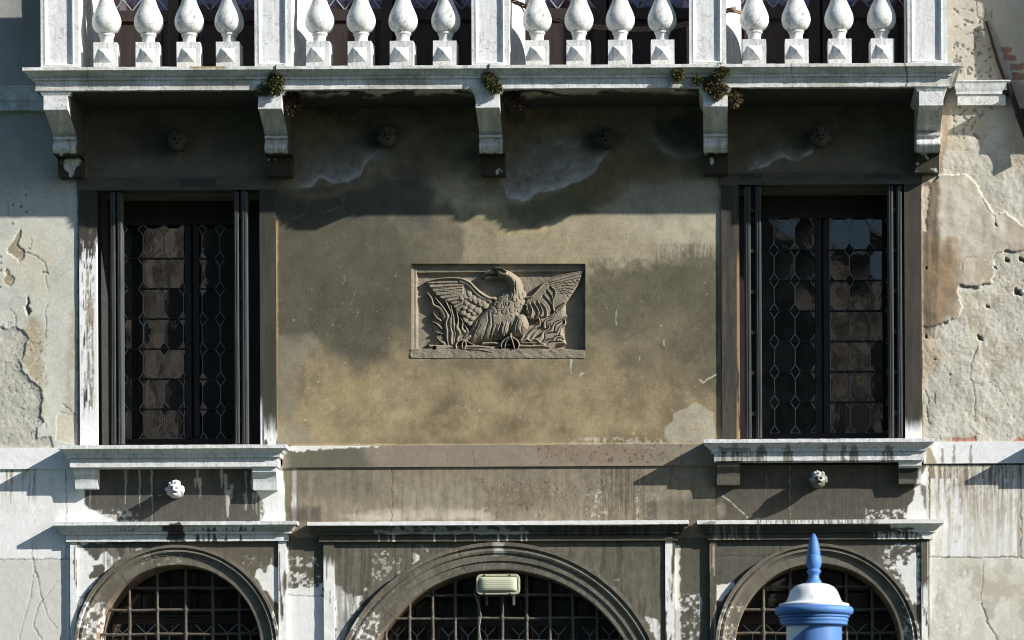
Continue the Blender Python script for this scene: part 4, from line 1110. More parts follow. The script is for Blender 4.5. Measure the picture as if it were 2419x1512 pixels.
def paint_relief(px, py):
    c = Cv(px, py, (.25, .212, .158)); x, y = px, py
    c.c *= (.8 + .4 * fbm(x, y, 24, oct=5, seed=570))[:, None]
    c.mix(slice(None), .45 * ss(.52, .64, fbm(x, y, 30, oct=5, seed=571)), (.16, .15, .115))
    c.mix(slice(None), .35 * ss(.55, .66, fbm(x, y, 16, oct=5, seed=572)), (.29, .245, .185))
    c.rect(968, 622, 976, 848, (.34, .30, .19), op=.5, soft=2, warp=3, seed=573, brk=3)
    return c
# ------------------------------------------------------------------ the setting: canal and far bank
def plain(name, co, f, mat, kind=None, parent=None):
    o = raw_mesh(name, co, f, mat, parent)
    if kind: o['kind'] = kind
    return o
m, nt, N, L, b = new_mat('canal_water_surface')
b.inputs['Base Color'].default_value = (.035, .06, .05, 1); b.inputs['Roughness'].default_value = .12
tc = N.new('ShaderNodeTexCoord'); nz = N.new('ShaderNodeTexNoise'); nz.inputs['Scale'].default_value = 1.6; nz.inputs['Detail'].default_value = 5
L.new(tc.outputs['Object'], nz.inputs['Vector'])
bp = N.new('ShaderNodeBump'); bp.inputs['Strength'].default_value = .6; bp.inputs['Distance'].default_value = .25
L.new(nz.outputs[0], bp.inputs['Height']); L.new(bp.outputs[0], b.inputs['Normal'])
xs = np.linspace(-110, 110, 12); ys = np.linspace(-62, .6, 8)
gx, gy = np.meshgrid(xs, ys, indexing='ij')
plain('canal_water', np.stack([gx.ravel(), gy.ravel(), np.zeros(gx.size)], -1), quads(12, 8), m, 'structure')
MAT_QUAY = flat_mat('quay_paving', (.30, .28, .24), .9, .2, 3)
mb = MB(); mb.box((-110, -140, -1.5), (110, -62, .9)); mb.build('far_quay', MAT_QUAY)['kind'] = 'structure'

MAT_H1 = flat_mat('ochre_house_plaster', (.33, .29, .25), .9, .35, .9)
nt = MAT_H1.node_tree; N, L = nt.nodes, nt.links; b = N['Principled BSDF']
tc = N.new('ShaderNodeTexCoord'); mp = N.new('ShaderNodeMapping'); mp.inputs['Scale'].default_value = (1.6, 1.6, .8); L.new(tc.outputs['Object'], mp.inputs[0])
nz = N.new('ShaderNodeTexNoise'); nz.inputs['Scale'].default_value = 1.0; nz.inputs['Detail'].default_value = 7; nz.inputs['Roughness'].default_value = .68; L.new(mp.outputs[0], nz.inputs['Vector'])
rr = N.new('ShaderNodeValToRGB'); rr.color_ramp.elements[0].position = .47; rr.color_ramp.elements[1].position = .53
rr.color_ramp.elements[0].color = (.17, .15, .13, 1); rr.color_ramp.elements[1].color = (1, 1, 1, 1); L.new(nz.outputs[0], rr.inputs[0])
mm = N.new('ShaderNodeMix'); mm.data_type = 'RGBA'; mm.blend_type = 'MULTIPLY'; mm.inputs[0].default_value = 1
src = b.inputs['Base Color'].links[0].from_socket; L.new(src, mm.inputs[6]); L.new(rr.outputs[0], mm.inputs[7]); L.new(mm.outputs[2], b.inputs['Base Color'])
MAT_H2 = flat_mat('brown_house_plaster', (.24, .21, .18), .9, .35, .8)
MAT_ROOF = flat_mat('roof_tiles', (.10, .08, .07), .9, .3, 6)
MAT_HWIN = flat_mat('dark_house_window', (.03, .03, .035), .3, .2, 4)
def house(x, y, w, d, h, rot, mat, label):
    t = thing('canal_house', label, 'house', (x, y, .9))
    t.rotation_euler = (0, 0, rot)
    mb = MB(); mb.box((-w / 2, -d, 0), (w / 2, 0, h)); mb.build('wall', mat, t)
    mb = MB()
    mb.add([(-w / 2 - .5, -d - .5, h), (w / 2 + .5, -d - .5, h), (w / 2 + .5, .5, h), (-w / 2 - .5, .5, h), (-w / 2 + 1, -d / 2, h + 2.2), (w / 2 - 1, -d / 2, h + 2.2)],
           [(0, 1, 2, 3), (0, 4, 5, 1), (1, 5, 2), (2, 5, 4, 3), (3, 4, 0)])
    mb.build('roof', MAT_ROOF, t)
    wm = MB(); wm.box((-.55, -.02, 0), (.55, .06, 2.0)); wm.box((-.75, 0, -.12), (.75, .16, 0))
    first = None
    for r in range(3):
        for k in range(max(1, int(w / 2.6))):
            o = wm.build('window', MAT_HWIN, t) if first is None else first.copy()
            if first is None: first = o
            else: C.objects.link(o); o.parent = t
            o.location = (-w / 2 + 1.5 + k * 2.6, 0, 2 + r * 4)
house(-34, -62, 42, 12, 20, 0, MAT_H2, 'long tall house across the canal with its front in shade')
house(-5.9, -62, 14, 12, 19.5, 0, MAT_H2, 'tall house across the canal next to the projecting ochre one')
house(-18.6, -50, 9, 11.9, 17.5, 0, MAT_H1, 'ochre house across the canal that stands forward of the row, its side in the sun')
house(3.3, -58, 2.6, 9, 15.6, radians(-52), MAT_H1, 'narrow ochre house across the canal turned to the sun')
house(14, -64, 20, 12, 15.5, 0, MAT_H2, 'low house across the canal with its front in shade')

# ------------------------------------------------------------------ the palace
pal = thing('palazzo', 'weathered canal palace front with a stone balcony over ochre plaster and dark leaded windows', 'building', (0, 0, 0))

WIN = [dict(x0=230, x1=615, y0=450, y1=1051), dict(x0=1747, x1=2137, y0=437, y1=1037)]
def hole_center(cx, cy):
    h = np.zeros(cx.shape, bool)
    for w in WIN: h |= (cx > w['x0'] - 8) & (cx < w['x1'] + 8) & (cy > w['y0'] - 8) & (cy < w['y1'] + 20)
    h |= (cx > 971) & (cx < 1382.5) & (cy > 623.5) & (cy < 846)
    return h
o = panel('plaster_wall', 186, 236, 2181, 1060, 0.0, MAT_PLASTER, paint_center, pal, hole_center)
o['label'] = 'ochre and soot-stained plaster between the two windows'
o = panel('plaster_wall', -700, -1500, 189, 1064, 0.0, MAT_ROUGH, paint_left, pal)
o['label'] = 'pale grey plaster peeling off the rough coat at left'
o = panel('plaster_wall', 2176, -1500, 3300, 1056, 0.0, MAT_ROUGH, paint_right, pal)
o['label'] = 'pale broken plaster with brown rust-coloured stains at right'
# wall above the loggia, out of the frame, and the reveals of the loggia
o = boxgrid('plaster_wall', WX(186, 0), WX(2178, 0), WZ(1200, -620), WZ(1200, -1500), 0, -.4, MAT_PLASTER, paint_left, pal, step=.08)
mb = MB()
mb.box((WX(178, 0), .012, WZ(1200, 240)), (WX(196, 0), .5, WZ(1200, -620)))
mb.box((WX(2152, 0), .012, WZ(1200, 240)), (WX(2180, 0), .5, WZ(1200, -620)))
o = mb.build('loggia_jamb', MAT_STONE, pal, paint=lambda co: np.tile((.6, .58, .52), (len(co), 1)))

ARCH = [dict(cx=420.5, cy=1530, R=241.7, r=195.6, wd=46), dict(cx=1181.4, cy=1685, R=402.7, r=339.6, wd=63), dict(cx=1932, cy=1527, R=241.8, r=195.2, wd=46)]
SPAN = [(174, 667), (778, 1584), (1686, 2185)]
def hole_stone(cx, cy):
    h = np.zeros(cx.shape, bool)
    for k, a in enumerate(ARCH):
        d = np.hypot(cx - a['cx'], cy - a['cy'])
        bot = 2150 if k != 1 else 2600
        h |= (d < a['R'] - 9) | ((np.abs(cx - a['cx']) < a['R'] - 9) & (cy > a['cy']) & (cy < bot))
    return h
def stone_h(px, py):
    c = stone_wall(px, py)
    for k, (a, b) in enumerate(SPAN):
        c.h += .016 * ((px > a) & (px < b) & (py > 1272))
    return c
o = panel('stone_wall', -700, 1098, 3300, 2574, 0.0, MAT_STONE, stone_h, pal, hole_stone)

# string course under the windows and the one beside the balcony
o = boxgrid('string_course', WX(-700, 1083), WX(166, 1083), WZ(80, 1108.5), WZ(80, 1058.5), .017, -.05, MAT_STONE, paint_band, pal); o['label'] = 'clean white stone band at left'
o = boxgrid('string_course', WX(668, 1083), WX(1690, 1083), WZ(1180, 1102.5), WZ(1180, 1052), .016, -.05, MAT_STONE, paint_band, pal); o['label'] = 'brown stained stone band under the ochre plaster'
o = boxgrid('string_course', WX(2182, 1083), WX(3300, 1083), WZ(2300, 1095), WZ(2300, 1044), .017, -.05, MAT_STONE, paint_band, pal); o['label'] = 'white stone band with dark drips at right'
def sc_prof(y0, y1, y2, y3, p, x):
    z = lambda y: WZ(x, y, p)
    return [(.035, z(y0)), (.035, z(y0 + 3))] + cove(.03, z(y0 + 4), .012, z(y1)) + [(.012, z(y2)), (0, z(y2 + 1)), (0, z(y3))]
moulding('string_course', WX(-700, 230), WX(118, 230), .05, sc_prof(204, 229, 237, 259, .06, 60), MAT_MARBLE, paint_stringc, pal)['label'] = 'moulded white course left of the balcony'
moulding('string_course', WX(2261, 220), WX(2374, 220), .05, sc_prof(191, 216, 222, 247, .06, 2300), MAT_MARBLE, paint_stringc, pal)['label'] = 'short moulded white course right of the balcony'

# ------------------------------------------------------------------ blocks with a profile
def profblock(name, x0, x1, prof, mat, painter, parent, step=.007, back=0.0, amp=.0012, seed=4, side=False):
    pr = resample([(-back, prof[0][1])] + list(prof) + [(-back, prof[-1][1])], step)
    nx = max(3, int((x1 - x0) / step)); ns = 10
    rows = []
    for p, z in pr:
        l = np.stack([np.full(ns, x0), -np.linspace(-back, p, ns), np.full(ns, z)], -1)
        f = np.stack([np.linspace(x0, x1, nx), np.full(nx, -p), np.full(nx, z)], -1)
        r = np.stack([np.full(ns, x1), -np.linspace(p, -back, ns), np.full(ns, z)], -1)
        rows.append(np.concatenate([l, f[1:-1], r]))
    co = np.stack(rows); nu, nv = co.shape[:2]
    co = wear(co.reshape(-1, 3), amp, seed=seed)
    o = raw_mesh(name, co, quads(nu, nv), mat, parent, smooth=True, angle=30)
    px, py = IMG(co)
    c = painter(px, py).c
    if side:      # flank turned to the bay: soot, and the slab's shade painted in
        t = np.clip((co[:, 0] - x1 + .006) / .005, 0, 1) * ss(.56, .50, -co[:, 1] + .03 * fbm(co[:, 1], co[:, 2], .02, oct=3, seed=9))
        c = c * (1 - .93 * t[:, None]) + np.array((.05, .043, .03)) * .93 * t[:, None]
    set_col(o, c)
    return o

# ------------------------------------------------------------------ balcony
PF = .62
zt = WZ(1164, 153.5, .70)
zz = lambda y, p=PF: WZ(1164, y, p)
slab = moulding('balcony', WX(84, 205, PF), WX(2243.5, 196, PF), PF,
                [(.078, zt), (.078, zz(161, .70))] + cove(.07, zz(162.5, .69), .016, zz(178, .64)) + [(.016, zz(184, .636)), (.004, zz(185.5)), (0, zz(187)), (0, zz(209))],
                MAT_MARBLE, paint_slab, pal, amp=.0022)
slab['label'] = 'long white stone balcony on five brackets'
BRX = [(104.4, 160.9), (610.5, 666.5), (1124, 1180.6), (1660.7, 1719.3), (2171, 2228)]
for k, (a, b) in enumerate(BRX):
    xm = (a + b) / 2
    dy = (1164 - xm) * .0049
    z = lambda y, p: WZ(xm, y + dy, p)
    X0, X1 = WX(a, 240, .58), WX(b, 240, .58)
    pr = [(.60, z(219, .6)), (.60, z(254, .6))]
    for t in np.linspace(0, 1, 12):
        pr.append((.265 + .325 * (1 - t ** .85), z(254 + (317 - 254) * t, .6 - .32 * t)))
    pr += [(.288, z(318, .29)), (.288, z(324, .29)), (.258, z(326, .27)), (.256, z(329, .27))]
    for t in np.linspace(-.9, 1, 9):
        pr.append((.252 + .050 * cos(t * pi / 2), z(345 + 15 * t, .29)))
    pr += [(.20, z(361, .2)), (.135, z(366, .14)), (.125, z(385, .13)), (.115, z(412, .12))]
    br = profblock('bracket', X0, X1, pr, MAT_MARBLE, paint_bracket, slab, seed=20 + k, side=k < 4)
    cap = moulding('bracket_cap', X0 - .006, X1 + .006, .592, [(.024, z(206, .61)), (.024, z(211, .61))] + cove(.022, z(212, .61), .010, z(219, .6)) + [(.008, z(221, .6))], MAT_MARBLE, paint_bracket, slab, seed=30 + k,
                   post=(lambda co, c, x1=X1: np.where(((co[:, 0] > x1 + .004) & (co[:, 1] > -.57))[:, None], np.array((.05, .043, .03)) * (.6 + .8 * fbm(co[:, 1], co[:, 2], .01, .05, 3, 7))[:, None], c)) if k < 4 else None)  # cap flank takes the bracket flank's soot and painted shade

PEDX = [(96, 186), (601.4, 689), (1114, 1202.6), (1628, 1715.6), (2144, 2238)]
ztop = zt + .83
def ped_h(X0, X1):
    def f(x, z):
        l = x - (X0 + .034); r = (X1 - .048) - x; bt = z - (zt + .030)
        d = np.minimum(np.minimum(l, r), bt)
        return -.016 * ss(.0, .014, d) + .004 * ss(-.012, -.006, d) * ss(.004, -.002, d)
    return f
for k, (a, b) in enumerate(PEDX):
    X0, X1 = WX(a, 80, .64), WX(b, 80, .64)
    boxgrid('pedestal', X0, X1, zt - .002, ztop, .64, .34, MAT_MARBLE, paint_ped, slab, step=.006, hfn=ped_h(X0, X1), seed=40 + k)
# one baluster, then copies
def baluster_mesh():
    mb = MB()
    u = M * (D - .5) / D
    prof = [(17.2, -1), (16.2, 2), (15.2, 8), (15.4, 13), (16.6, 18), (17.0, 19.5), (18.8, 20), (19.2, 22), (18.8, 24.5), (17.0, 25)]
    bulb = [(17.5, 25.5), (22.5, 28), (27.5, 32), (31.2, 37.5), (33.6, 44), (34.4, 51), (34.0, 58), (32.4, 65), (29.8, 72), (26.6, 79), (23, 87), (19.6, 95), (16.6, 104), (14, 113), (12.2, 122), (11.4, 130), (11.6, 134)]
    top = [(14.5, 134.5), (15, 137), (14.5, 140), (12, 141), (12.6, 148), (15, 156), (18.8, 160), (19.6, 163), (19, 166), (17.5, 167)]
    prof = [(r * u, z * u) for r, z in prof + bulb + top]
    mb.lathe(prof, 40, (0, 0, .205))
    hb = .085
    # square block with a pointed diamond stud on its face
    g = 18
    xs = np.linspace(-hb, hb, 2 * g + 1); zs = np.linspace(0, .205, 2 * g + 1)
    gx, gz = np.meshgrid(xs, zs, indexing='ij')
    dx = np.abs(gx) / .056; dz = np.abs(gz - .108) / .056
    dd = np.maximum(dx, dz)
    hy = np.where(dd < 1, .047 * (1 - dd) - .004, 0)
    co = np.stack([gx, -hb - hy, gz], -1).reshape(-1, 3)
    mb.add(co, quads(2 * g + 1, 2 * g + 1)[:, ::-1].tolist())
    e = .006
    mb.add([(-hb, -hb, 0), (-hb, hb, 0), (hb, hb, 0), (hb, -hb, 0), (-hb, -hb, .205), (-hb, hb, .205), (hb, hb, .205), (hb, -hb, .205)],
           [(0, 1, 5, 4), (1, 2, 6, 5), (2, 3, 7, 6), (4, 5, 6, 7)])
    mb.box((-.095, -.095, .205 + 167 * u), (.095, .095, ztop - zt), .006)
    return mb
BALX = [247.6, 346.5, 443.6, 537.9, 751.3, 850.2, 949.4, 1049.8, 1268.4, 1366.1, 1464.7, 1564.5, 1782.5, 1882.3, 1984, 2083.2]
proto = None
for k, x in enumerate(BALX):
    if k % 4 == 0:                       # four differently weathered stones, each reused
        mb = baluster_mesh()
        def pat(co, s=k):
            r = np.random.default_rng(s + 5)
            c = paint_white(co[:, 0] * S + 300, 200 - co[:, 2] * S, .9, 600 + s)
            for q in range(9):
                a, b = 300 + r.uniform(-34, 34), 200 - r.uniform(5, 190)
                pts = [(a, b)]
                for _ in range(4):
                    a += r.normal() * 9; b -= r.uniform(4, 16); pts.append((a, b))
                c.crack(pts, r.uniform(.1, .5), r.uniform(.35, .6), int(r.integers(80)))
            low = ss(170, 200, c.y + 30 * (fbm(c.x, c.y, 9, oct=4, seed=s) - .5))
            c.mix(slice(None), .45 * low, (.40, .385, .33))
            return c.c
        protos = (protos if k else []) + [mb.build('baluster', MAT_MARBLE, slab, smooth=True, angle=35, paint=pat)]
for k, x in enumerate(BALX):
    q = k % 4
    if k < 4: o = protos[q]
    else:
        o = protos[(q * 3 + k // 4) % 4].copy(); C.objects.link(o); o.parent = slab
    o.location = (WX(x, 100, .60), -.515, zt - .002)
    o.rotation_euler = (0, 0, random.uniform(-.06, .06))
    o.rotation_euler.x = random.uniform(-.008, .008); o.rotation_euler.y = random.uniform(-.010, .010)
o = moulding('handrail', WX(86, 0, PF), WX(2246, 0, PF), .66, [(.03, ztop + .15), (.03, ztop + .12)] + cove(.03, ztop + .115, 0, ztop + .05) + [(0, ztop)], MAT_MARBLE, paint_ped, slab, step=.02, back=-.34)
# side runs of the balustrade back to the wall: pedestal blocks at the wall
for a in (96, 2148):
    X0 = WX(a, 80, .64)
    boxgrid('pedestal', X0, X0 + .26, zt - .002, ztop + .13, .12, -.02, MAT_MARBLE, paint_ped, slab, step=.02)
# iron cramps let into the slab
for a, b0, b1 in ((650, 154, 176), (1154, 151, 170)):
    mb = MB(); mb.box((WX(a, b0, .70), -.705, WZ(a, b1, .70)), (WX(a + 2.6, b0, .70), -.66, WZ(a, b0, .70)))
    mb.build('iron_cramp', MAT_DARKIRON, slab)

# ------------------------------------------------------------------ loggia behind the balcony
mb = MB(); mb.box((WX(194, 0, -.02), .02, zt - .1), (WX(236, 0, -.02), .30, WZ(1200, -620)))
o = mb.build('pilaster', MAT_MARBLE, pal, paint=lambda co: np.tile(WHITE, (len(co), 1)))
for cx, rr in ((678, 57), (1179, 60), (1693, 59)):
    r = rr * M
    zb = zt
    pr = [(r * 1.32, zb), (r * 1.32, zb + .05), (r * 1.30, zb + .055), (r * 1.34, zb + .075), (r * 1.30, zb + .10), (r * 1.16, zb + .11), (r * 1.12, zb + .13), (r * 1.2, zb + .14), (r * 1.22, zb + .155), (r * 1.16, zb + .165), (r * 1.06, zb + .18), (r, zb + .22), (r * .98, zb + 1.4), (r * .9, zb + 2.7)]
    pr = [pr[0]] + [(a, b) for a, b in resample(pr, .05)][1:]
    mb = MB(); mb.lathe(pr, 40, (WX(cx, 100, -.1), .22, 0))
    mb.build('column', MAT_MARBLE, pal, smooth=True, angle=35, paint=lambda co: (lambda c: c.c)(paint_white(*IMG(co), .8, 620)))
DX = [(200, 650), (700, 1160), (1200, 1672), (1716, 2165)]
for k, (a, b) in enumerate(DX):
    p = -.50
    X = lambda v: WX(v, 50, p)
    Z = lambda v: WZ(1164, v + .0, p)
    mb = MB()
    m0 = (a + b) / 2
    zb = zt - .05
    leaf = [(a, m0 - 3), (m0 + 3, b)]
    for (l, r) in leaf:
        mb.box((X(l), .50, zb), (X(l + 26), .56, Z(-620)), .004)
        mb.box((X(r - 26), .50, zb), (X(r), .56, Z(-620)), .004)
        mb.box((X(l + 26), .502, Z(47)), (X(r - 26), .56, Z(20)), .004)
        mb.box((X(l + 26), .535, zb), (X(r - 26), .56, Z(47)))
        mb.box((X(l + 40), .518, zb + .02), (X(r - 40), .54, Z(54)), .008)
    d = mb.build('balcony_door', MAT_DOORWOOD, pal)
    for (l, r) in leaf:
        # quarrels tilted a little, each at its own angle
        g = MB(); ld = MB()
        x0, x1 = X(l + 26), X(r - 26); z0, z1 = Z(20), Z(-620)
        nc = 4; w = (x1 - x0) / nc; hgt = w * 1.25
        nr = int((z1 - z0) / hgt)
        for i in range(nc):
            for j in range(nr):
                tx, tz = random.gauss(0, .010), random.gauss(0, .010)
                qx = [x0 + i * w, x0 + (i + 1) * w]; qz = [z0 + j * hgt, z0 + (j + 1) * hgt]
                xc, zc = sum(qx) / 2, sum(qz) / 2
                for tri in (((0, 0), (1, 0), None), ((1, 0), (1, 1), None), ((1, 1), (0, 1), None), ((0, 1), (0, 0), None)):
                    tx, tz = random.gauss(0, .012), random.gauss(0, .012)
                    pts = [(xc, zc) if q is None else (qx[q[0]], qz[q[1]]) for q in tri]
                    g.add([(u, .53 + tx * (u - xc) + tz * (v - zc), v) for u, v in pts], [(0, 1, 2)])
                ld.tube([(qx[0], .525, qz[0]), (qx[1], .525, qz[1])], .006, 5)
                ld.tube([(qx[1], .525, qz[0]), (qx[0], .525, qz[1])], .006, 5)
        g.build('pane', MAT_DOORGLASS, d); ld.build('leading', MAT_LEAD, d)

# ------------------------------------------------------------------ leaded casement windows
def leaded(xa, xb, ya, yb, xl, yl, p, hw, hh, parent):
    """lozenge and long-hexagon quarries between lead cames, measured in picture units"""
    Xf = lambda v: WX(v, (ya + yb) / 2, p); Zf = lambda v: WZ((xa + xb) / 2, v, p)
    g = MB(); ld = MB()
    def pane(pts):
        pts = [(min(max(a, xa), xb), min(max(b, ya), yb)) for a, b in pts]
        q = [(Xf(a), Zf(b)) for a, b in pts]
        xc = sum(a for a, _ in q) / len(q); zc = sum(b for _, b in q) / len(q)
        tx, tz = random.gauss(0, .0032), random.gauss(0, .004)
        g.add([(a, -p + tx * (a - xc) + tz * (b - zc), b) for a, b in q], [tuple(range(len(q)))])
    def came(a, b, r=.0036):
        a = (min(max(a[0], xa), xb), min(max(a[1], ya), yb)); b = (min(max(b[0], xa), xb), min(max(b[1], ya), yb))
        if abs(a[0] - b[0]) + abs(a[1] - b[1]) < 1: return
        ld.tube([(Xf(a[0]), -p - .004, Zf(a[1])), (Xf(b[0]), -p - .004, Zf(b[1]))], r, 6)
    for i in range(len(xl) - 1):
        for j in range(len(yl) - 1):
            x0, x1, y0, y1 = xl[i], xl[i + 1], yl[j], yl[j + 1]
            pane([(x0, y0 + hh), (x0 + hw, y0), (x1 - hw, y0), (x1, y0 + hh), (x1, y1 - hh), (x1 - hw, y1), (x0 + hw, y1), (x0, y1 - hh)])
    for x in xl:
        for j, y in enumerate(yl):
            pane([(x - hw, y), (x, y - hh), (x + hw, y), (x, y + hh)])
            for sx in (-1, 1):
                for sy in (-1, 1): 
                    if (xa - hw < x < xb + hw): came((x + sx * hw, y), (x, y + sy * hh))
            if j < len(yl) - 1 and xa - 1 < x < xb + 1: came((x, y + hh), (x, yl[j + 1] - hh))
    g.build('pane', MAT_GLASS, parent); ld.build('leading', MAT_LEAD, parent)
    bars = MB()
    for y in yl[1:-1]:
        bars.tube([(Xf(xa - 3), -p - .016, Zf(y)), (Xf(xb + 3), -p - .016, Zf(y))], .005, 6)
    bars.build('saddle_bar', MAT_DARKIRON, parent)

def window(k, w, sash, top, bot, ylines, xlines, shut, lin, jl, jr, lab):
    p = -.44
    xm = (w['x0'] + w['x1']) / 2
    y0, y1 = w['y0'], w['y1']
    # wooden frame fills the back of the opening (wider than seen, it runs behind the reveals)
    def X(v, q=p): return WX(v, 740, q)
    def Z(v, q=p): return WZ(xm, v, q)
    mb = MB()
    (a0, a1), (b0, b1) = sash
    fy0, fy1 = -p - .012, -p + .05
    lo, hi = WX(w['x0'], 740) - .03, WX(w['x1'], 740) + .03
    zb = WZ(xm, y1 - 2) - .03; zt_ = WZ(xm, y0) + .04
    mb.box((lo, fy0, zb), (X(a0), fy1, zt_)); mb.box((X(b1), fy0, zb), (hi, fy1, zt_))
    mb.box((X(a0), fy0 - .002, Z(top)), (X(b1), fy1, zt_))
    mb.box((X(a0), fy0 - .002, zb), (X(b1), fy1, Z(bot)))
    mid = (a1 + b0) / 2
    mb.box((X(a1), fy0 - .004, Z(bot)), (X(mid - 1), fy1, Z(top)), .006)
    mb.box((X(mid + 1), fy0 + .010, Z(bot)), (X(b0), fy1, Z(top)), .006)
    mb.box((X(a0), fy0 - .012, Z(top) + .01), (X(b1), fy0 - .002, Z(top) + .045), .004)
    f = mb.build('window', MAT_DARKWOOD, pal); f['label'] = lab
    for i, (s0, s1) in enumerate(sash):
        leaded(s0, s1, top, bot, xlines[i], ylines, p, 12, 17, f)
    # handle on the meeting stile
    h = MB(); h.tube([(X(a1 + 6), fy0 - .03, Z(905)), (X(a1 + 6), fy0 - .03, Z(890))], .008, 6); h.tube([(X(a1 + 6), fy0 - .03, Z(898)), (X(a1 + 6), fy0, Z(898))], .006, 6)
    h.build('handle', MAT_DARKIRON, f)
    # stone surround
    boxgrid('window_surround', WX(jl[0], 740), WX(jl[1], 740), WZ(xm, y1 + 3), WZ(xm, lin[1]), .018, -.03, MAT_STONE, paint_jamb('LL' if k == 0 else 'RL'), f, seed=50 + k)
    boxgrid('window_surround', WX(jr[0], 740), WX(jr[1], 740), WZ(xm, y1 + 3), WZ(xm, lin[1]), .018, -.03, MAT_STONE, paint_jamb('LR' if k == 0 else 'RR'), f, seed=52 + k)
    boxgrid('lintel', WX(jl[0] - 4, 430), WX(jr[1] + 1, 430), WZ(xm, lin[1]), WZ(xm, lin[0]), .020, -.12, MAT_STONE, paint_lintel, f, seed=54 + k)
    # dark reveals and the brown soffit
    for q0, q1 in ((WX(w['x0'], 740) - .05, WX(w['x0'], 740) - .003), (WX(w['x1'], 740) + .003, WX(w['x1'], 740) + .05)):
        r = MB(); r.box((q0, .028, zb), (q1, .44, zt_)); r.build('reveal', MAT_REVEAL, f)
    r = MB(); r.box((lo, .10, WZ(xm, y0) + .004), (hi, .425, WZ(xm, y0) + .06)); r.build('soffit', MAT_SOFFIT, f)
    # shutters folded back into the opening, two leaves a side
    for (s0, s1) in shut:
        sb = MB()
        q = .02
        xa, xb = WX(s0, 740, q), WX(s1, 740, q)
        z0, z1 = WZ(xm, y1 - 1, q) + .004, WZ(xm, y0 + 3, q)
        sb.box((xa, -.020, z0), (xb, .085, z1), .004)
        # raised fillets on the edge and hinge knuckles
        t = (xb - xa)
        sb.box((xa + t * .30, -.026, z0), (xa + t * .44, -.019, z1)); sb.box((xa + t * .62, -.024, z0), (xa + t * .72, -.019, z1))
        sb.build('shutter', MAT_SHUTTER, f)
    for i in (0, 2):
        kn = MB()
        xa, xb = WX(shut[i][1], 740, .0), WX(shut[i + 1][0], 740, .0)
        for v in np.linspace(y0 + 60, y1 - 60, 6):
            kn.add([((xa + xb) / 2 + .008 * sx, -.012 + .01 * (abs(sz) < .5), WZ(xm, v) + .03 * sz) for sx, sz in ((-1, 0), (0, -1), (1, 0), (0, 1))], [(0, 1, 2, 3)])
            kn.box((xa - .004, -.012, WZ(xm, v) - .012), (xb + .004, .02, WZ(xm, v) + .012))
        kn.box((xa, .03, WZ(xm, y1 - 2)), (xb, .05, WZ(xm, y0 + 4)))
        kn.build('shutter_hinge', MAT_DARKIRON, f)
    return f
ylL = [540 + 71.2 * k for k in range(8)]
ylR = [519 + 71.9 * k for k in range(8)]
w0 = window(0, WIN[0], ((288, 437), (472, 580)), 532, 1037, ylL, ([291, 339.5, 388, 434], [478, 520.5, 567]), [(261, 273), (277, 288), (553, 564.5), (570, 585)],
            (419, 450), (189, 230), (615, 653), 'tall leaded window at left with folded shutters and white jamb')
w1 = window(1, WIN[1], ((1793, 1925), (1961, 2106)), 516, 1024, ylR, ([1782, 1829, 1878, 1926], [1961, 2007.5, 2056, 2104]), [(1759, 1774), (1785, 1799), (2098, 2111), (2119, 2131)],
            (408, 437), (1705, 1747), (2137, 2177), 'tall leaded window at right with folded shutters and dark jambs')

def sill(f, x0, x1, ys, bp, painter, brk, dark, lab):
    xm = (x0 + x1) / 2
    z = lambda y, p: WZ(xm, y, p)
    y0, y1, y2, y3, y4 = ys
    s = moulding('window_sill', WX(x0, y4, bp), WX(x1, y4, bp), bp, [(.074, z(y0, .22)), (.074, z(y1, .22))] + cove(.066, z(y1 + 1.2, .21), .024, z(y2, .17)) + [(.024, z(y2 + 1, .17)), (.020, z(y3 - 1, .17)), (.004, z(y3, .15)), (0, z(y3 + 1, .15)), (0, z(y4, .15))],
                 MAT_MARBLE, painter, f, seed=60 + dark, step=.006)
    s['label'] = lab
    for i, (a, b, c0, c1_) in enumerate(brk):
        X0, X1 = WX(a, c0, .10), WX(b, c0, .10)
        zb = lambda v, p=.08: WZ((a + b) / 2, v, p)
        profblock('sill_bracket', X0, X1, [(.125, zb(c0 - 3)), (.125, zb(c0 + 11)), (.118, zb(c0 + 13)), (.10, zb(c0 + 17)), (.088, zb(c0 + 24)), (.080, zb(c0 + 34)), (.076, zb(c1_))], MAT_STONE, paint_brk(dark, i), f, seed=64 + i)
sill(w0, 165, 656, (1051, 1059.5, 1073, 1081.5, 1103), .15, paint_sill_clean, [(175.5, 229, 1105, 1154), (597, 653, 1105, 1157)], 0, 'clean white moulded sill')
sill(w1, 1687, 2182, (1036.5, 1045, 1058.5, 1066.5, 1088), .15, paint_sill_stained, [(1693, 1748, 1092, 1145), (2123.5, 2177, 1090, 1142)], 1, 'white sill with dark drip stains')
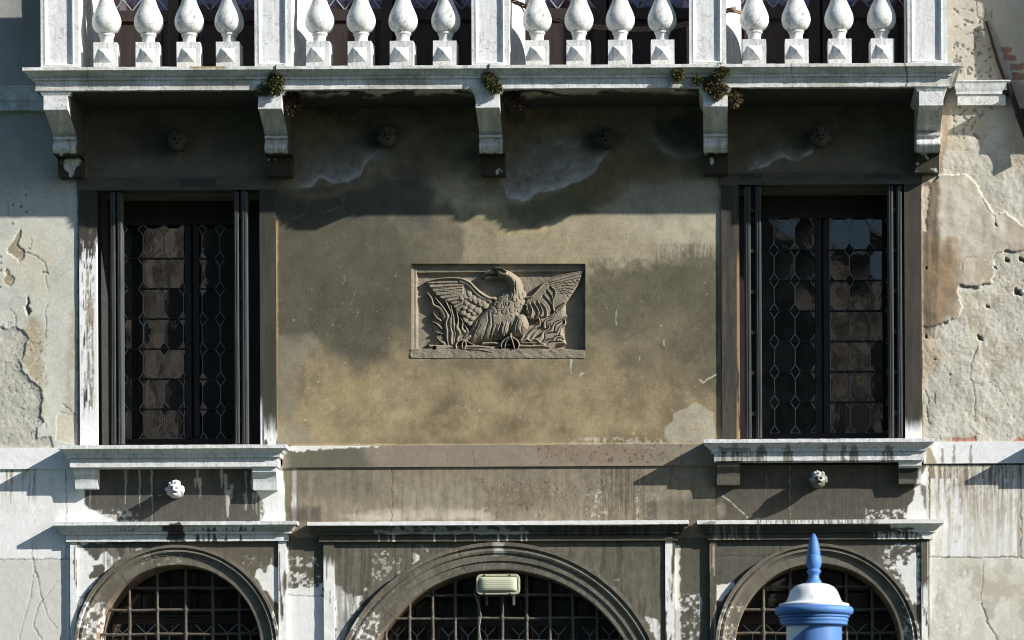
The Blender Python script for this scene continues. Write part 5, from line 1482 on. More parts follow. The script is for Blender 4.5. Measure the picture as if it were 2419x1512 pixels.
# the next window's sill and the small balcony of the next bay stand just outside the picture; their shadows fall into it
s2 = moulding('window_sill', WX(2474, 1090, .15), WX(2960, 1090, .15), .15, [(.074, WZ(2500, 1036.5, .22)), (.074, WZ(2500, 1045, .22))] + cove(.066, WZ(2500, 1046, .21), .024, WZ(2500, 1058, .17)) + [(.022, WZ(2500, 1066, .17)), (0, WZ(2500, 1067, .15)), (0, WZ(2500, 1088, .15))], MAT_MARBLE, paint_white, pal, step=.02)
b2 = moulding('balcony', WX(2520, 200), WX(3250, 200), .28, [(.07, WZ(2600, 165)), (.07, WZ(2600, 174))] + cove(.07, WZ(2600, 175), .01, WZ(2600, 200)) + [(0, WZ(2600, 205)), (0, WZ(2600, 250))], MAT_MARBLE, paint_white, pal, step=.03)
b2['label'] = 'shallow balcony of the next bay'
for a in (2518, 2860):
    boxgrid('pedestal', WX(a, 100), WX(a + 85, 100), WZ(2600, 166), WZ(2600, -90), .26, .02, MAT_MARBLE, paint_ped, b2, step=.04)
moulding('handrail', WX(2516, 0), WX(3250, 0), .26, [(.03, WZ(2600, -135)), (.03, WZ(2600, -128)), (0, WZ(2600, -100)), (0, WZ(2600, -90))], MAT_MARBLE, paint_ped, b2, step=.04)
for k in range(5):
    o = protos[k % 4].copy(); C.objects.link(o); o.parent = b2
    o.location = (WX(2640 + 44 * k, 100), -.15, WZ(2600, 166))

# ------------------------------------------------------------------ the three arches
def arch(k, a, prof, lab):
    cx, cy, R, r = WX(a['cx'], a['cy']), WZ(a['cx'], a['cy']), a['R'] * M, a['r'] * M
    bot = WZ(a['cx'], 2150 if k != 1 else 2572)
    pr = [(0, 0.0)] + prof + [(a['wd'], prof[-1][1] - .001)]
    pr = resample([(u * M, v) for u, v in pr], .006)
    dpt = resample([pr[-1], (pr[-1][0] + .004, .0), (pr[-1][0] + .004, -.36)], .03)[1:]
    pr = pr + dpt
    ns = int(pi * R / .008)
    th = np.linspace(0, pi, ns)
    path = [(cx + R * 0, 0)]
    cols = []
    down = np.linspace(bot, cy, 40)[:-1]
    for (u, v) in pr:
        q = R - u
        arc = np.stack([cx + q * np.cos(th), np.full(ns, -v), cy + q * np.sin(th)], -1)
        dn = np.stack([np.full(len(down), cx + q), np.full(len(down), -v), down], -1)
        up = np.stack([np.full(len(down), cx - q), np.full(len(down), -v), down[::-1]], -1)
        cols.append(np.concatenate([dn, arc, up]))
    co = np.stack(cols); nu, nv = co.shape[:2]
    co = wear(co.reshape(-1, 3), .0012, seed=70 + k)
    o = raw_mesh('arched_window' if k != 1 else 'arched_portal', co, quads(nu, nv), MAT_STONE, pal, smooth=True, angle=34)
    px, py = IMG(co)
    c = paint_arch(px, py)
    deep = co[:, 1] > -.004
    c.c[deep] = c.c[deep] * np.array([1.7, 1.45, 1.35])
    set_col(o, c.c)
    o['label'] = lab
    return o, cx, cy, R, r, bot
P46 = [(0, .056), (6.5, .056), (7.5, .040), (10, .036), (12, .044), (16, .048), (19, .040), (20, .032), (23, .030), (24, .022), (45, .020), (46, .0185)]
P63 = [(0, .060), (8.5, .060), (10, .046), (13, .040), (15, .046), (20, .052), (25, .046), (26, .034), (43, .033), (44.5, .022), (62, .020), (63, .0185)]
strips = [((166, 181.6, 'L0'), (658, 676, 'L1')), ((764.6, 789.5, 'M0'), (1572, 1595, 'M1')), ((1677, 1693, 'R0'), (2177, 2193, 'R1'))]
corn = [((156, 680), (1232.7, 1241, 1256, 1261, 1279), paint_corn_left, 'white cornice with black drips'),
        ((754, 1602), (1231.5, 1241, 1256, 1262, 1278.5), paint_corn_mid, 'long sooty cornice with a white upper edge'),
        ((1672, 2204), (1228.5, 1238, 1253, 1257.5, 1274.5), paint_corn_right, 'dark cornice that turns white at its right end')]
GV = [[241, 306, 372, 439, 503, 566, 630], [856, 912, 967.5, 1022, 1075.6, 1131, 1186.4, 1244.7, 1299, 1353, 1410.7, 1465], [1740, 1803.7, 1866, 1928, 1999.5, 2060.5, 2120]]
GH = [[1389, 1441, 1498], [1406, 1460.6, 1515], [1386.6, 1440, 1495.5]]
labs = ['arched window at left with a white left spandrel', 'wide arched entrance in the middle', 'arched window at right behind the blue pole']
arches = []
for k, a in enumerate(ARCH):
    o, cx, cy, R, r, bot = arch(k, a, P63 if k == 1 else P46, labs[k])
    arches.append(o)
    for (s0, s1, kind) in strips[k]:
        boxgrid('pilaster_strip', WX(s0, 1400, .032), WX(s1, 1400, .032), 0.0, WZ((s0 + s1) / 2, 1277, .03), .032, -.03, MAT_STONE, paint_strip(kind), o, step=.007, amp=.002, seed=80 + k)
    (x0, x1), ys, pf, lab = corn[k]
    xm = (x0 + x1) / 2
    z = lambda y, p=.10: WZ(xm, y, p)
    c = moulding('cornice', WX(x0, ys[4], .05), WX(x1, ys[4], .05), .05, [(.078, z(ys[0])), (.078, z(ys[1]))] + cove(.068, z(ys[1] + 1.2), .020, z(ys[2])) + [(.020, z(ys[3] - .5)), (.004, z(ys[3])), (0, z(ys[3] + 1)), (0, z(ys[4], .05))],
                 MAT_STONE if k else MAT_MARBLE, pf, o, step=.006, seed=90 + k, amp=.0018)
    c['label'] = lab
    # iron grille: bars threaded through each other
    g = MB(); pg = .13
    ri = r - .006
    def wob(i): return .003 * sin(i * 2.3 + k)
    for i, x in enumerate(GV[k]):
        X = WX(x, 1450, -pg); dx = X - cx
        if abs(dx) > ri - .03: continue
        zt_ = cy + math.sqrt(ri ** 2 - dx ** 2) + .02
        n = 9
        pts = [(X + wob(i + j) * .8, pg + .004 * sin(j * 1.7 + i), bot + .05 + (zt_ - bot - .05) * j / n) for j in range(n + 1)]
        g.tube(pts, .0115, 8)
        for y in GH[k]:
            zc = WZ(x, y, -pg)
            if zc < zt_ - .03: g.tube([(X, pg, zc - .022), (X, pg, zc - .010), (X, pg, zc + .010), (X, pg, zc + .022)], [.0115, .0165, .0165, .0115], 8)
    rows = list(GH[k]) + [GH[k][-1] + 54 * j for j in range(1, 10)]
    for y in rows:
        zc = WZ(a['cx'], y, -pg)
        if zc < bot: continue
        q = max(zc - cy, 0)
        if q > ri: continue
        hw = math.sqrt(ri ** 2 - q ** 2) + .01
        g.tube([(cx - hw + 2 * hw * j / 10, pg + .003 * sin(j + y), zc + .0025 * sin(j * 1.3 + y)) for j in range(11)], .0105, 8)
    g.build('grille', MAT_IRON, o, smooth=True, angle=40)
    # wooden casements far back in the arch
    pw = .37
    fr = MB()
    Z = lambda v: WZ(a['cx'], v, -pw)
    ytr = 1462 if k != 1 else 1468
    fr.box((cx - R, pw, Z(ytr + 12)), (cx + R, pw + .05, Z(ytr - 4)), .005)
    fr.box((cx - R, pw - .015, Z(ytr - 4)), (cx + R, pw + .05, Z(ytr - 10)), .005)
    n = 2 if k != 1 else 4
    xs = np.linspace(cx - r, cx + r, n + 1)
    for x in xs: fr.box((x - .045, pw - .004, bot), (x + .045, pw + .046, Z(ytr + 12)), .004)
    fr.box((cx - .03, pw, Z(ytr - 10)), (cx + .03, pw + .04, cy + r + .05))
    # head panel that closes the arch round the glass
    fr.box((cx - R - .1, pw + .02, bot - .05), (cx - r + .01, pw + .06, cy + R)); fr.box((cx + r - .01, pw + .02, bot - .05), (cx + R + .1, pw + .06, cy + R))
    fr.build('casement', MAT_DARKWOOD, o)
    gl = MB(); ld = MB()
    def pn(x0, x1, z0, z1):
        tx, tz = random.gauss(0, .006), random.gauss(0, .006)
        xc, zc = (x0 + x1) / 2, (z0 + z1) / 2
        gl.add([(u, pw + .02 + tx * (u - xc) + tz * (v - zc), v) for u, v in ((x0, z0), (x1, z0), (x1, z1), (x0, z1))], [(0, 1, 2, 3)])
    pn(cx - R, cx - .03, Z(ytr - 10), cy + R); pn(cx + .03, cx + R, Z(ytr - 10), cy + R)
    for i in range(n):
        x0, x1 = xs[i] + .045, xs[i + 1] - .045
        z1 = Z(ytr + 12)
        for j in range(2): pn(x0 + (x1 - x0) * j / 2, x0 + (x1 - x0) * (j + 1) / 2, bot, z1)
        m_ = 3 if k != 1 else 3
        w_ = (x1 - x0) / m_
        for j in range(m_):
            xc = x0 + (j + .5) * w_
            ld.tube([(xc - w_ * .42, pw + .012, z1), (xc, pw + .012, z1 - .07)], .005, 5); ld.tube([(xc + w_ * .42, pw + .012, z1), (xc, pw + .012, z1 - .07)], .005, 5)
            ld.tube([(xc, pw + .012, z1 - .07), (xc, pw + .012, z1 - .34)], .005, 5)
    gl.build('pane', MAT_GLASS, o); ld.build('leading', MAT_LEAD, o)

# unlit rooms behind all the openings
mb = MB()
xa, xb = WX(-700, 0), WX(3300, 0)
mb.add([(xa, 4, -.5), (xb, 4, -.5), (xb, 4, 13), (xa, 4, 13)], [(0, 1, 2, 3)])
for zf in (-.5, WZ(1200, 1110), WZ(1200, 215), 13):
    mb.box((xa, .56, zf - .06), (xb, 4, zf + .06))
for x in (-7.2, -2.9, .3, 5): mb.box((x - .05, .6, -.5), (x + .05, 4, 13))
mb.build('room', MAT_ROOM, pal)
# ------------------------------------------------------------------ carved plaque: a bird rising from flames
def plaque():
    x0, x1, y0, y1 = 962.0, 1390.0, 616.0, 853.0
    st = .9
    xs = np.arange(x0, x1 + st, st); ys = np.arange(y0, y1 + st, st)
    gx, gy = np.meshgrid(xs, ys, indexing='ij')
    px, py = gx.ravel(), gy.ravel()
    X = (px - 940.2) / .19788; Y = (py - 598.3) / .19788            # units of the close-up
    # slight irregularity of hand carving
    wx = X + 5 * (fbm(X, Y, 90, oct=3, seed=700) - .5); wy = Y + 5 * (fbm(X, Y, 90, oct=3, seed=701) - .5)
    field = -.066
    h = np.full(X.shape, field)
    def put(new, mask=None):
        nonlocal h
        h = np.maximum(h, new)
    # frame mouldings
    lf = ss(232, 214, wx - 0 * wy)
    h = np.maximum(h, field + lf * .034 - .010 * np.exp(-((wx - 222) / 5) ** 2))
    h = np.maximum(h, np.where(wx < 176, -.026, -9))
    tp = ss(236, 222, wy + (wx - 200) * .012)
    h = np.maximum(h, field + tp * .030)
    h = np.where(wy + (wx - 200) * .012 < 190, np.maximum(h, -.032 - .010 * ss(150, 190, wy)), h)
    h = np.maximum(h, np.where(wx > 2188, -.052, -9))
    led = ss(1122, 1142, wy - 18 * ss(1900, 2200, wx))
    h = np.maximum(h, field + led * (.066 + .004))
    def infl(pts, Hm, R, base=None, soft=0):
        sd = sd_poly(wx, wy, pts)
        t = np.clip(sd / R, 0, 1)
        return np.where(sd > 0, (field if base is None else base) + Hm * np.sqrt(np.maximum(0, 1 - (1 - t) ** 2)), -9)
    def spl(pts, k=5):
        P_ = [np.asarray(p, float) for p in pts]
        if len(P_) < 3: return pts
        P_ = [2 * P_[0] - P_[1]] + P_ + [2 * P_[-1] - P_[-2]]
        out = []
        for i in range(1, len(P_) - 2):
            a, b, c_, d_ = P_[i - 1:i + 3]
            for t in np.linspace(0, 1, k, endpoint=False):
                out.append(tuple(.5 * (2 * b + (c_ - a) * t + (2 * a - 5 * b + 4 * c_ - d_) * t * t + (3 * b - a - 3 * c_ + d_) * t ** 3)))
        out.append(tuple(P_[-2]))
        return out
    def tongue(pts, w0, w1, top, lift=0.0):
        """a lick of flame laid over what is already carved, with a cut round its edge"""
        nonlocal h
        d, t = d_line(wx, wy, spl(pts))
        w = np.maximum(w0 * (1 - t) ** .75 * (.55 + .9 * np.sin(np.clip(t * 1.25 + .25, 0, 1) * pi) ** 1.2) + w1, 3)
        q = d / w
        h = np.where(q < 1.5, np.minimum(h, np.maximum(field + .004, h - .016 * ss(1.5, 1.0, q))), h)
        prof_ = field + (top + lift * t) * (.45 + .55 * np.sqrt(np.maximum(0, 1 - q ** 2)))
        h = np.where(q < 1, np.maximum(h, prof_), h)
    def stroke(pts, w0, w1, Hm, base=None, pw=.5):
        pts = spl(pts)
        d, t = d_line(wx, wy, pts)
        w = w0 + (w1 - w0) * t
        q = np.clip(d / w, 0, 1)
        return np.where(d < w, (field if base is None else base) + Hm * (1 - q ** 2) ** pw, -9)
    def groove(pts, w, depth, where=None):
        nonlocal h
        d, t = d_line(wx, wy, pts)
        g = depth * np.exp(-(d / w) ** 2)
        if where is not None: g = g * where
        h = h - g
    # fluted ground behind the left wing
    fl = (wx > 238) & (wx < 760) & (wy < 430)
    # --- left wing (viewer's left)
    LW = [(1150, 520), (1090, 515), (1000, 470), (940, 410), (900, 360), (830, 315), (740, 288), (600, 284), (470, 300), (328, 332), (350, 370), (400, 430), (440, 480), (500, 525), (580, 565), (640, 600), (700, 700), (760, 760), (800, 840), (860, 860), (980, 720), (1060, 640), (1140, 560)]
    sd = sd_poly(wx, wy, LW)
    wing = np.where(sd > 0, field + .034 * np.clip(sd / 16, 0, 1) ** .6, -9)
    # primaries: overlapping long feathers fanned from the wrist
    for i in range(9):
        t = i / 8
        a = (335 + 330 * t ** 1.2, 345 + 345 * t ** .9); b_ = (760, 335 + 290 * t)
        m = [(a[0], a[1]), ((a[0] + b_[0]) / 2, (a[1] + b_[1]) / 2 + 4), (b_[0], b_[1])]
        s_ = stroke(m, 18, 26, .011, base=field + .032, pw=.8)
        wing = np.where((s_ > -5) & (sd > 2), np.maximum(wing, s_), wing)
    put(wing)
    for i in range(10):
        t = i / 9
        groove([(335 + 330 * t ** 1.2, 358 + 350 * t ** .9), (760, 352 + 290 * t)], 4.0, .006, (sd > 3) & (wx < 760))
    # leading edge roll
    put(stroke([(335, 333), (470, 302), (600, 290), (720, 296), (800, 318), (870, 360), (930, 425), (1000, 485), (1080, 530), (1150, 535)], 12, 34, .054, pw=.7))
    put(np.where(sd > 0, stroke([(740, 325), (830, 365), (900, 440), (980, 515), (1090, 560)], 62, 50, .048, pw=.9), -9))
    # covert scales
    rows = [[(800, 500), (860, 530), (920, 560), (985, 590), (1040, 620)], [(760, 520), (815, 580), (870, 625), (930, 665), (965, 670)], [(790, 630), (850, 660), (905, 700), (955, 680)], [(775, 700), (830, 730), (880, 760)], [(800, 780), (850, 820)], [(845, 470), (900, 520), (960, 545), (1015, 570)]]
    for r_, row in enumerate(rows):
        for (a, b_) in row:
            e = np.sqrt(((wx - a) / 36) ** 2 + ((wy - b_) / 44) ** 2)
            put(np.where((e < 1) & (sd > -10), field + .034 + .017 * (.5 + .5 * (wy - b_) / 44) * (1 - e ** 4) ** .35 + .004 * (1 - e ** 2), -9))
    # --- right wing
    RW = [(1525, 520), (1590, 500), (1660, 430), (1740, 335), (1830, 282), (1940, 245), (2060, 222), (2205, 204), (2215, 225), (2190, 300), (2140, 400), (2080, 480), (2040, 530), (1995, 590), (1860, 660), (1760, 780), (1640, 800), (1560, 780), (1510, 640)]
    sd2 = sd_poly(wx, wy, RW)
    put(np.where(sd2 > 0, field + .040 * np.clip(sd2 / 18, 0, 1) ** .6 + .012 * ss(1500, 2200, wx), -9))
    put(np.where(sd2 > -4, stroke([(1525, 525), (1590, 512), (1665, 440), (1745, 350), (1830, 295), (1950, 258), (2080, 232), (2200, 214)], 20, 11, .056), -9))
    for i in range(7):
        t = i / 6
        groove([(1790 + 40 * t, 350 + 150 * t), (1990, 300 + 170 * t), (2190 - 150 * t, 245 + 290 * t)], 4, .008, sd2 > 3)
    for i in range(16):
        a = random.uniform(1880, 2130); b_ = random.uniform(300, 480)
        groove([(a, b_), (a + 30, b_ + 12)], 4, .005, sd2 > 8)
    # hollow in front of the wing root
    hol = [(1535, 470), (1560, 430), (1650, 380), (1730, 335), (1690, 400), (1620, 470), (1570, 490)]
    for pts, w in (([(1830, 395), (1875, 440), (1880, 490), (1850, 560)], 14), ([(1790, 440), (1840, 510), (1850, 600), (1860, 690)], 15), ([(1750, 500), (1810, 570), (1845, 620), (1850, 660)], 12), ([(1720, 590), (1765, 650), (1775, 720), (1765, 780)], 15),
                   ([(1670, 570), (1710, 640), (1725, 700), (1700, 740)], 13), ([(1615, 580), (1660, 650), (1680, 710), (1650, 770)], 13), ([(1570, 600), (1600, 670), (1590, 740), (1550, 755)], 15), ([(1520, 600), (1545, 640), (1530, 670)], 12)):
        put(stroke(pts, w * .7, w * 1.1, .052, pw=.8))
        groove([(a - 24, b_ + 6) for a, b_ in pts], 12, .009, sd2 > 0)
    # --- flames at left
    put(infl([(450, 1080), (420, 960), (400, 850), (440, 720), (400, 620), (380, 520), (480, 540), (620, 640), (720, 760), (830, 880), (840, 1000), (760, 1080)], .022, 60))
    for pts, w0, w1, top in (
        ([(600, 1075), (545, 1065), (495, 1035), (455, 990)], 26, 4, .040),
        ([(600, 1030), (560, 965), (500, 945), (440, 928)], 26, 4, .042),
        ([(590, 970), (560, 900), (500, 870), (460, 835), (400, 800)], 30, 4, .045),
        ([(580, 880), (545, 800), (480, 780), (440, 740), (418, 692)], 30, 4, .047),
        ([(570, 790), (550, 720), (500, 690), (470, 650)], 24, 4, .047),
        ([(600, 820), (560, 720), (500, 650), (420, 610), (400, 540), (345, 458)], 40, 5, .050),
        ([(640, 1060), (620, 940), (585, 830), (590, 740), (545, 660), (500, 600), (440, 520)], 44, 5, .054),
        ([(670, 1050), (665, 930), (625, 820), (640, 720), (600, 640), (560, 550)], 42, 5, .056),
        ([(700, 1050), (710, 950), (665, 860), (660, 760), (640, 690), (625, 610)], 34, 4, .052),
        ([(730, 1055), (745, 960), (700, 880), (715, 800), (698, 690)], 34, 4, .054),
        ([(770, 1045), (800, 960), (760, 890), (770, 820), (735, 760)], 32, 4, .053),
        ([(800, 1020), (835, 950), (815, 890), (790, 840)], 28, 4, .050)):
        tongue(pts, w0 * 1.1, w1, top * .86)
    # --- flames at right
    put(infl([(1460, 1080), (1490, 980), (1600, 870), (1720, 770), (1900, 640), (1995, 585), (2000, 700), (2010, 740), (1960, 900), (1985, 1000), (2010, 1080)], .042, 60))
    for pts, w0, w1, top in (
        ([(1500, 1030), (1560, 930), (1650, 880), (1700, 800), (1810, 760), (1900, 660), (1992, 590)], 42, 5, .050),
        ([(1540, 1040), (1600, 950), (1640, 880), (1690, 840), (1680, 770), (1640, 735)], 34, 5, .056),
        ([(1600, 1050), (1660, 960), (1740, 900), (1750, 810), (1830, 770), (1870, 690)], 36, 5, .053),
        ([(1660, 1060), (1730, 970), (1820, 930), (1860, 840), (1940, 800), (2012, 738)], 38, 5, .051),
        ([(1720, 1070), (1800, 1000), (1890, 960), (1930, 880), (1990, 830), (1985, 770)], 34, 5, .050),
        ([(1620, 1070), (1700, 1010), (1730, 940), (1800, 890), (1810, 820)], 28, 4, .056),
        ([(1760, 1095), (1840, 1050), (1880, 1000), (1945, 995), (1980, 1022)], 28, 7, .050),
        ([(1790, 1105), (1880, 1070), (1965, 1060)], 24, 8, .046)):
        tongue(pts, w0 * 1.1, w1, top * .86)
    # --- body
    BODY = [(1260, 445), (1340, 420), (1480, 400), (1522, 460), (1535, 540), (1515, 620), (1450, 715), (1490, 715), (1532, 745), (1552, 800), (1562, 860), (1530, 930), (1480, 975), (1400, 985), (1340, 985), (1250, 1030), (1150, 1045), (1000, 1060), (940, 1060), (890, 1075), (800, 1010), (850, 900), (900, 800), (980, 720), (1060, 640), (1110, 580), (1180, 510)]
    put(infl(BODY, .080, 150))
    put(infl([(1400, 720), (1490, 715), (1535, 750), (1558, 830), (1550, 900), (1480, 975), (1390, 985), (1330, 960), (1340, 850)], .098, 90))
    put(infl([(1220, 800), (1330, 760), (1370, 860), (1340, 960), (1270, 1010), (1190, 1010), (1180, 900)], .092, 80))
    # neck and head
    put(stroke([(1375, 530), (1408, 430), (1392, 345), (1340, 280), (1265, 235), (1205, 225)], 94, 48, .086, pw=.65))
    put(infl([(1150, 165), (1190, 152), (1260, 175), (1330, 215), (1330, 290), (1240, 300), (1190, 285), (1150, 220)], .100, 50))
    put(infl([(1170, 195), (1130, 184), (1060, 195), (1015, 230), (1002, 260), (1020, 300), (1050, 302), (1190, 285), (1200, 240)], .074, 38))
    groove([(1012, 278), (1060, 258), (1110, 258), (1180, 268)], 10, .040)
    put(stroke([(1030, 300), (1100, 288), (1180, 275)], 8, 14, .072))
    groove([(1150, 190), (1165, 230), (1190, 250)], 6, .018)
    groove([(1180, 205), (1230, 215), (1280, 245)], 7, .016)
    put(stroke([(1165, 180), (1230, 185), (1300, 225)], 14, 8, .112))
    for i in range(16):
        a = random.uniform(1330, 1500); b_ = 330 + (a - 1330) * .45 + random.uniform(-60, 90)
        groove([(a, b_), (a + 8, b_ + 45), (a + 6, b_ + 80)], 4, .006, (wx > 1300) & (wx < 1520))
    # breast feathers
    for a, b_, r_ in ((1215, 640, 50), (1200, 630, 34), (1290, 600, 36), (1300, 600, 24), (1390, 560, 26), (1420, 620, 34), (1360, 680, 32), (1260, 700, 30), (1150, 610, 26), (1370, 740, 28), (1470, 530, 24), (1340, 540, 24), (1250, 480, 24), (1440, 680, 22), (1160, 700, 28), (1480, 600, 20), (1200, 545, 22)):
        d = np.abs(np.sqrt((wx - a) ** 2 + ((wy - b_) * .85) ** 2) - r_)
        h = h - .007 * np.exp(-(d / 5) ** 2) * (wy > b_ - r_ * .5)
    for i in range(34):
        a = random.uniform(850, 1520); b_ = random.uniform(790, 930)
        if a < 980: b_ = random.uniform(880, 960)
        dx = (a - 1250) * .12
        groove([(a, b_), (a - 16 + dx * .2, b_ + 45), (a - 30 + dx * .4, b_ + 70), (a - 30 + dx * .5, b_ + 120)], 4.5, .0065, wy < 1060)
    for pts in ([(1120, 720), (1130, 850), (1100, 1000)], [(1075, 700), (1085, 800), (1040, 950), (1000, 1050)], [(1180, 860), (1140, 960), (1130, 1040)], [(1235, 830), (1215, 920), (1240, 1000)], [(1340, 850), (1330, 940)], [(960, 800), (930, 900), (870, 1000)]):
        groove(pts, 8, .012)
    # --- logs, legs and claws
    for pts, w, Hm in (([(350, 1105), (520, 1112), (700, 1115), (900, 1110), (1130, 1128)], 28, .062), ([(420, 1130), (560, 1125), (700, 1120)], 24, .066), ([(1010, 1075), (1120, 1068), (1230, 1085)], 24, .056), ([(1130, 1120), (1260, 1095), (1330, 1090)], 22, .056),
                       ([(1460, 1105), (1600, 1108), (1750, 1100)], 26, .060), ([(1470, 1062), (1600, 1062), (1700, 1070), (1745, 1085)], 18, .052), ([(1480, 1045), (1540, 1025), (1580, 1045), (1640, 1020), (1700, 1070)], 14, .058), ([(780, 1140), (950, 1150), (1130, 1180)], 12, .078)):
        put(stroke(pts, w, w * .85, Hm))
    for c_ in ((345, 1108), (430, 1128)):
        d = np.hypot((wx - c_[0]) / 26, (wy - c_[1]) / 24)
        h = np.where(d < 1, np.minimum(h, field + .014), h)
    for pts, w0, w1, Hm in (([(860, 990), (800, 1030), (770, 1040)], 34, 30, .076), ([(775, 1035), (720, 1055), (690, 1090), (695, 1135)], 24, 12, .082), ([(790, 1045), (765, 1080), (770, 1145)], 22, 12, .084), ([(800, 1045), (810, 1085), (795, 1140)], 20, 12, .080), ([(810, 1040), (860, 1070), (900, 1085)], 20, 10, .070),
                            ([(1350, 960), (1340, 1010)], 36, 32, .088), ([(1320, 1005), (1260, 1040), (1230, 1090), (1240, 1135)], 26, 13, .086), ([(1340, 1010), (1290, 1060), (1275, 1125)], 18, 11, .086), ([(1350, 1005), (1370, 1060), (1390, 1135)], 22, 12, .092), ([(1370, 1005), (1420, 1040), (1445, 1085), (1435, 1130)], 24, 12, .086)):
        put(stroke(pts, w0 * .82, w1 * .8, Hm * .92))
    h = h + .0022 * (fbm(X, Y, 40, oct=5, seed=702) - .5) * 2
    h = np.where(wy > 1140, h + .006 * (fbm(X, Y, 60, 30, 4, 703) - .5), h)
    # the block ends where the plaster laps over it
    edge = (wx < 146) | (wx > 2238) | (wy < 122 + (wx < 0)) | (wy > 1256)
    h = np.where(edge, -.012, h)
    co = W(px, py, 0.0)
    co[:, 1] -= h
    org = tuple(W(1175, 848, 0.0))
    o = raw_mesh('stone_plaque', co, quads(len(xs), len(ys))[:, ::-1], MAT_RELIEF, None, org, smooth=True)
    set_col(o, paint_relief(px, py).c)
    o.location = org
    return tag(o, 'brown stone plaque carved with a bird spreading its wings over flames', 'plaque')
plaque()

# ------------------------------------------------------------------ carved heads
def head(name, px, py, size, depth, col, seed, label, group, turn=0.0, stained=False, grow=1.0):
    rng = np.random.default_rng(seed)
    nu, nv = 72, 54
    th = np.linspace(0, 2 * pi, nu, endpoint=False); ph = np.linspace(.02, pi - .02, nv)
    T, Pp = np.meshgrid(th, ph, indexing='ij')
    x = np.sin(Pp) * np.cos(T); y = np.sin(Pp) * np.sin(T); z = np.cos(Pp)
    f = np.clip(-y, 0, 1)                                     # front of the face
    r = np.ones_like(x)
    G = lambda a, s: np.exp(-(a / s) ** 2)
    r += f * (.44 * G(x, .12) * ss(.22, -.10, z) * ss(-.26, -.12, z) + .10 * G(x, .10) * G(z - .08, .18))       # nose
    r += f * (.17 * G(z - .26, .08) * ss(.62, .3, np.abs(x)))                                                       # brow
    for s in (-1, 1):
        r -= f * .55 * G(x - s * .33, .17) * G(z - .06, .11)                                                         # eye sockets
        r += f * .05 * G(x - s * .28, .09) * G(z - .08, .05)
        r += f * .10 * G(x - s * .36, .20) * G(z + .20, .18)                                                         # cheeks
        r += .16 * G(x - s * .92, .16) * G(z - .05, .22) * G(y + .1, .4)                                             # ears
    r -= f * .58 * G(x, .26) * G(z + .45, .075)                                                                       # mouth
    r += f * (.08 * G(x, .20) * G(z + .34, .05) + .10 * G(x, .18) * G(z + .52, .06) + .10 * G(x, .25) * G(z + .68, .12))
    hair = np.clip(ss(.52, .66, z) + ss(.15, -.10, f) * ss(-.75, -.5, z) + ss(.72, .92, np.abs(x)) * ss(-.6, -.3, z), 0, 1)
    curl = np.zeros_like(r)
    for k in range(46):
        a = rng.normal(size=3); a /= np.linalg.norm(a)
        if a[1] > .5 or (a[1] < -.3 and -.75 < a[2] < .5 and abs(a[0]) < .68): continue
        d = np.sqrt((x - a[0]) ** 2 + (y - a[1]) ** 2 + (z - a[2]) ** 2)
        curl = np.maximum(curl, np.sqrt(np.maximum(0, 1 - (d / .26) ** 2)))
    r += hair * (-.06 + .26 * curl) * grow
    s = size * M / 2
    X = x * r * s * .92; Y = y * r * depth; Z = z * r * s * 1.02
    # the face leans out and looks down a little
    ct, st_ = cos(turn), sin(turn)
    co = np.stack([X * ct - Y * st_, X * st_ + Y * ct, Z], -1).reshape(-1, 3)
    fs = []
    for i in range(nu):
        j = (i + 1) % nu
        for k in range(nv - 1): fs.append((i * nv + k, j * nv + k, j * nv + k + 1, i * nv + k + 1))
    mb = MB(); mb.add(co, fs)
    base = W(px, py, .115)
    o = mb.build(name, MAT_STONE, None, smooth=True)
    o.location = tuple(base)
    c = np.tile(np.asarray(col, float), (len(co), 1)) * (.85 + .3 * fbm(co[:, 0], co[:, 2], .015, oct=4, seed=seed))[:, None]
    if stained:
        n = fbm(co[:, 0], co[:, 2], .03, oct=4, seed=seed)
        m = ss(.42, .56, n + .25 * ss(.2, -.6, co[:, 2] / s)) * .9
        c = c * (1 - m[:, None]) + np.array((.15, .14, .11)) * m[:, None]
    set_col(o, c)
    # the stem that ties it into the wall
    nb = MB(); nb.tube([(0, .0, -.005), (0, .07, -.008), (0, .1145, -.008)], [s * .55, s * .62, s * .75], 16)
    n_ = nb.build('neck', MAT_STONE, o, smooth=True, angle=40, paint=lambda q: np.tile(np.asarray(col) * .6, (len(q), 1)))
    return tag(o, label, 'carved head', group)
GH_ = 'carved stone heads on the wall'
head('carved_head', 413.6, 1157, 39, .082, (.66, .66, .62), 1, 'clean white curly carved head under the left window sill', GH_, .05)
head('carved_head', 1933.7, 1133.5, 39, .080, (.42, .425, .405), 2, 'half-blackened carved head with frowning brows under the right window sill', GH_, -.05, True, .8)
for k, (a, b, lab) in enumerate(((418, 333, 'sooty carved head on the wall above the left leaded window'), (915, 324, 'dark carved head on the wall between the second and third balcony brackets'),
                                 (1430, 327, 'black worn carved head beside the largest pale salt stain'), (1938, 324, 'dark carved head on the wall above the right leaded window'))):
    head('carved_head', a, b, 43, .070, (.085, .08, .062) if k != 2 else (.045, .043, .036), 10 + k, lab, GH_, .1 - .05 * k, False, 1.3)

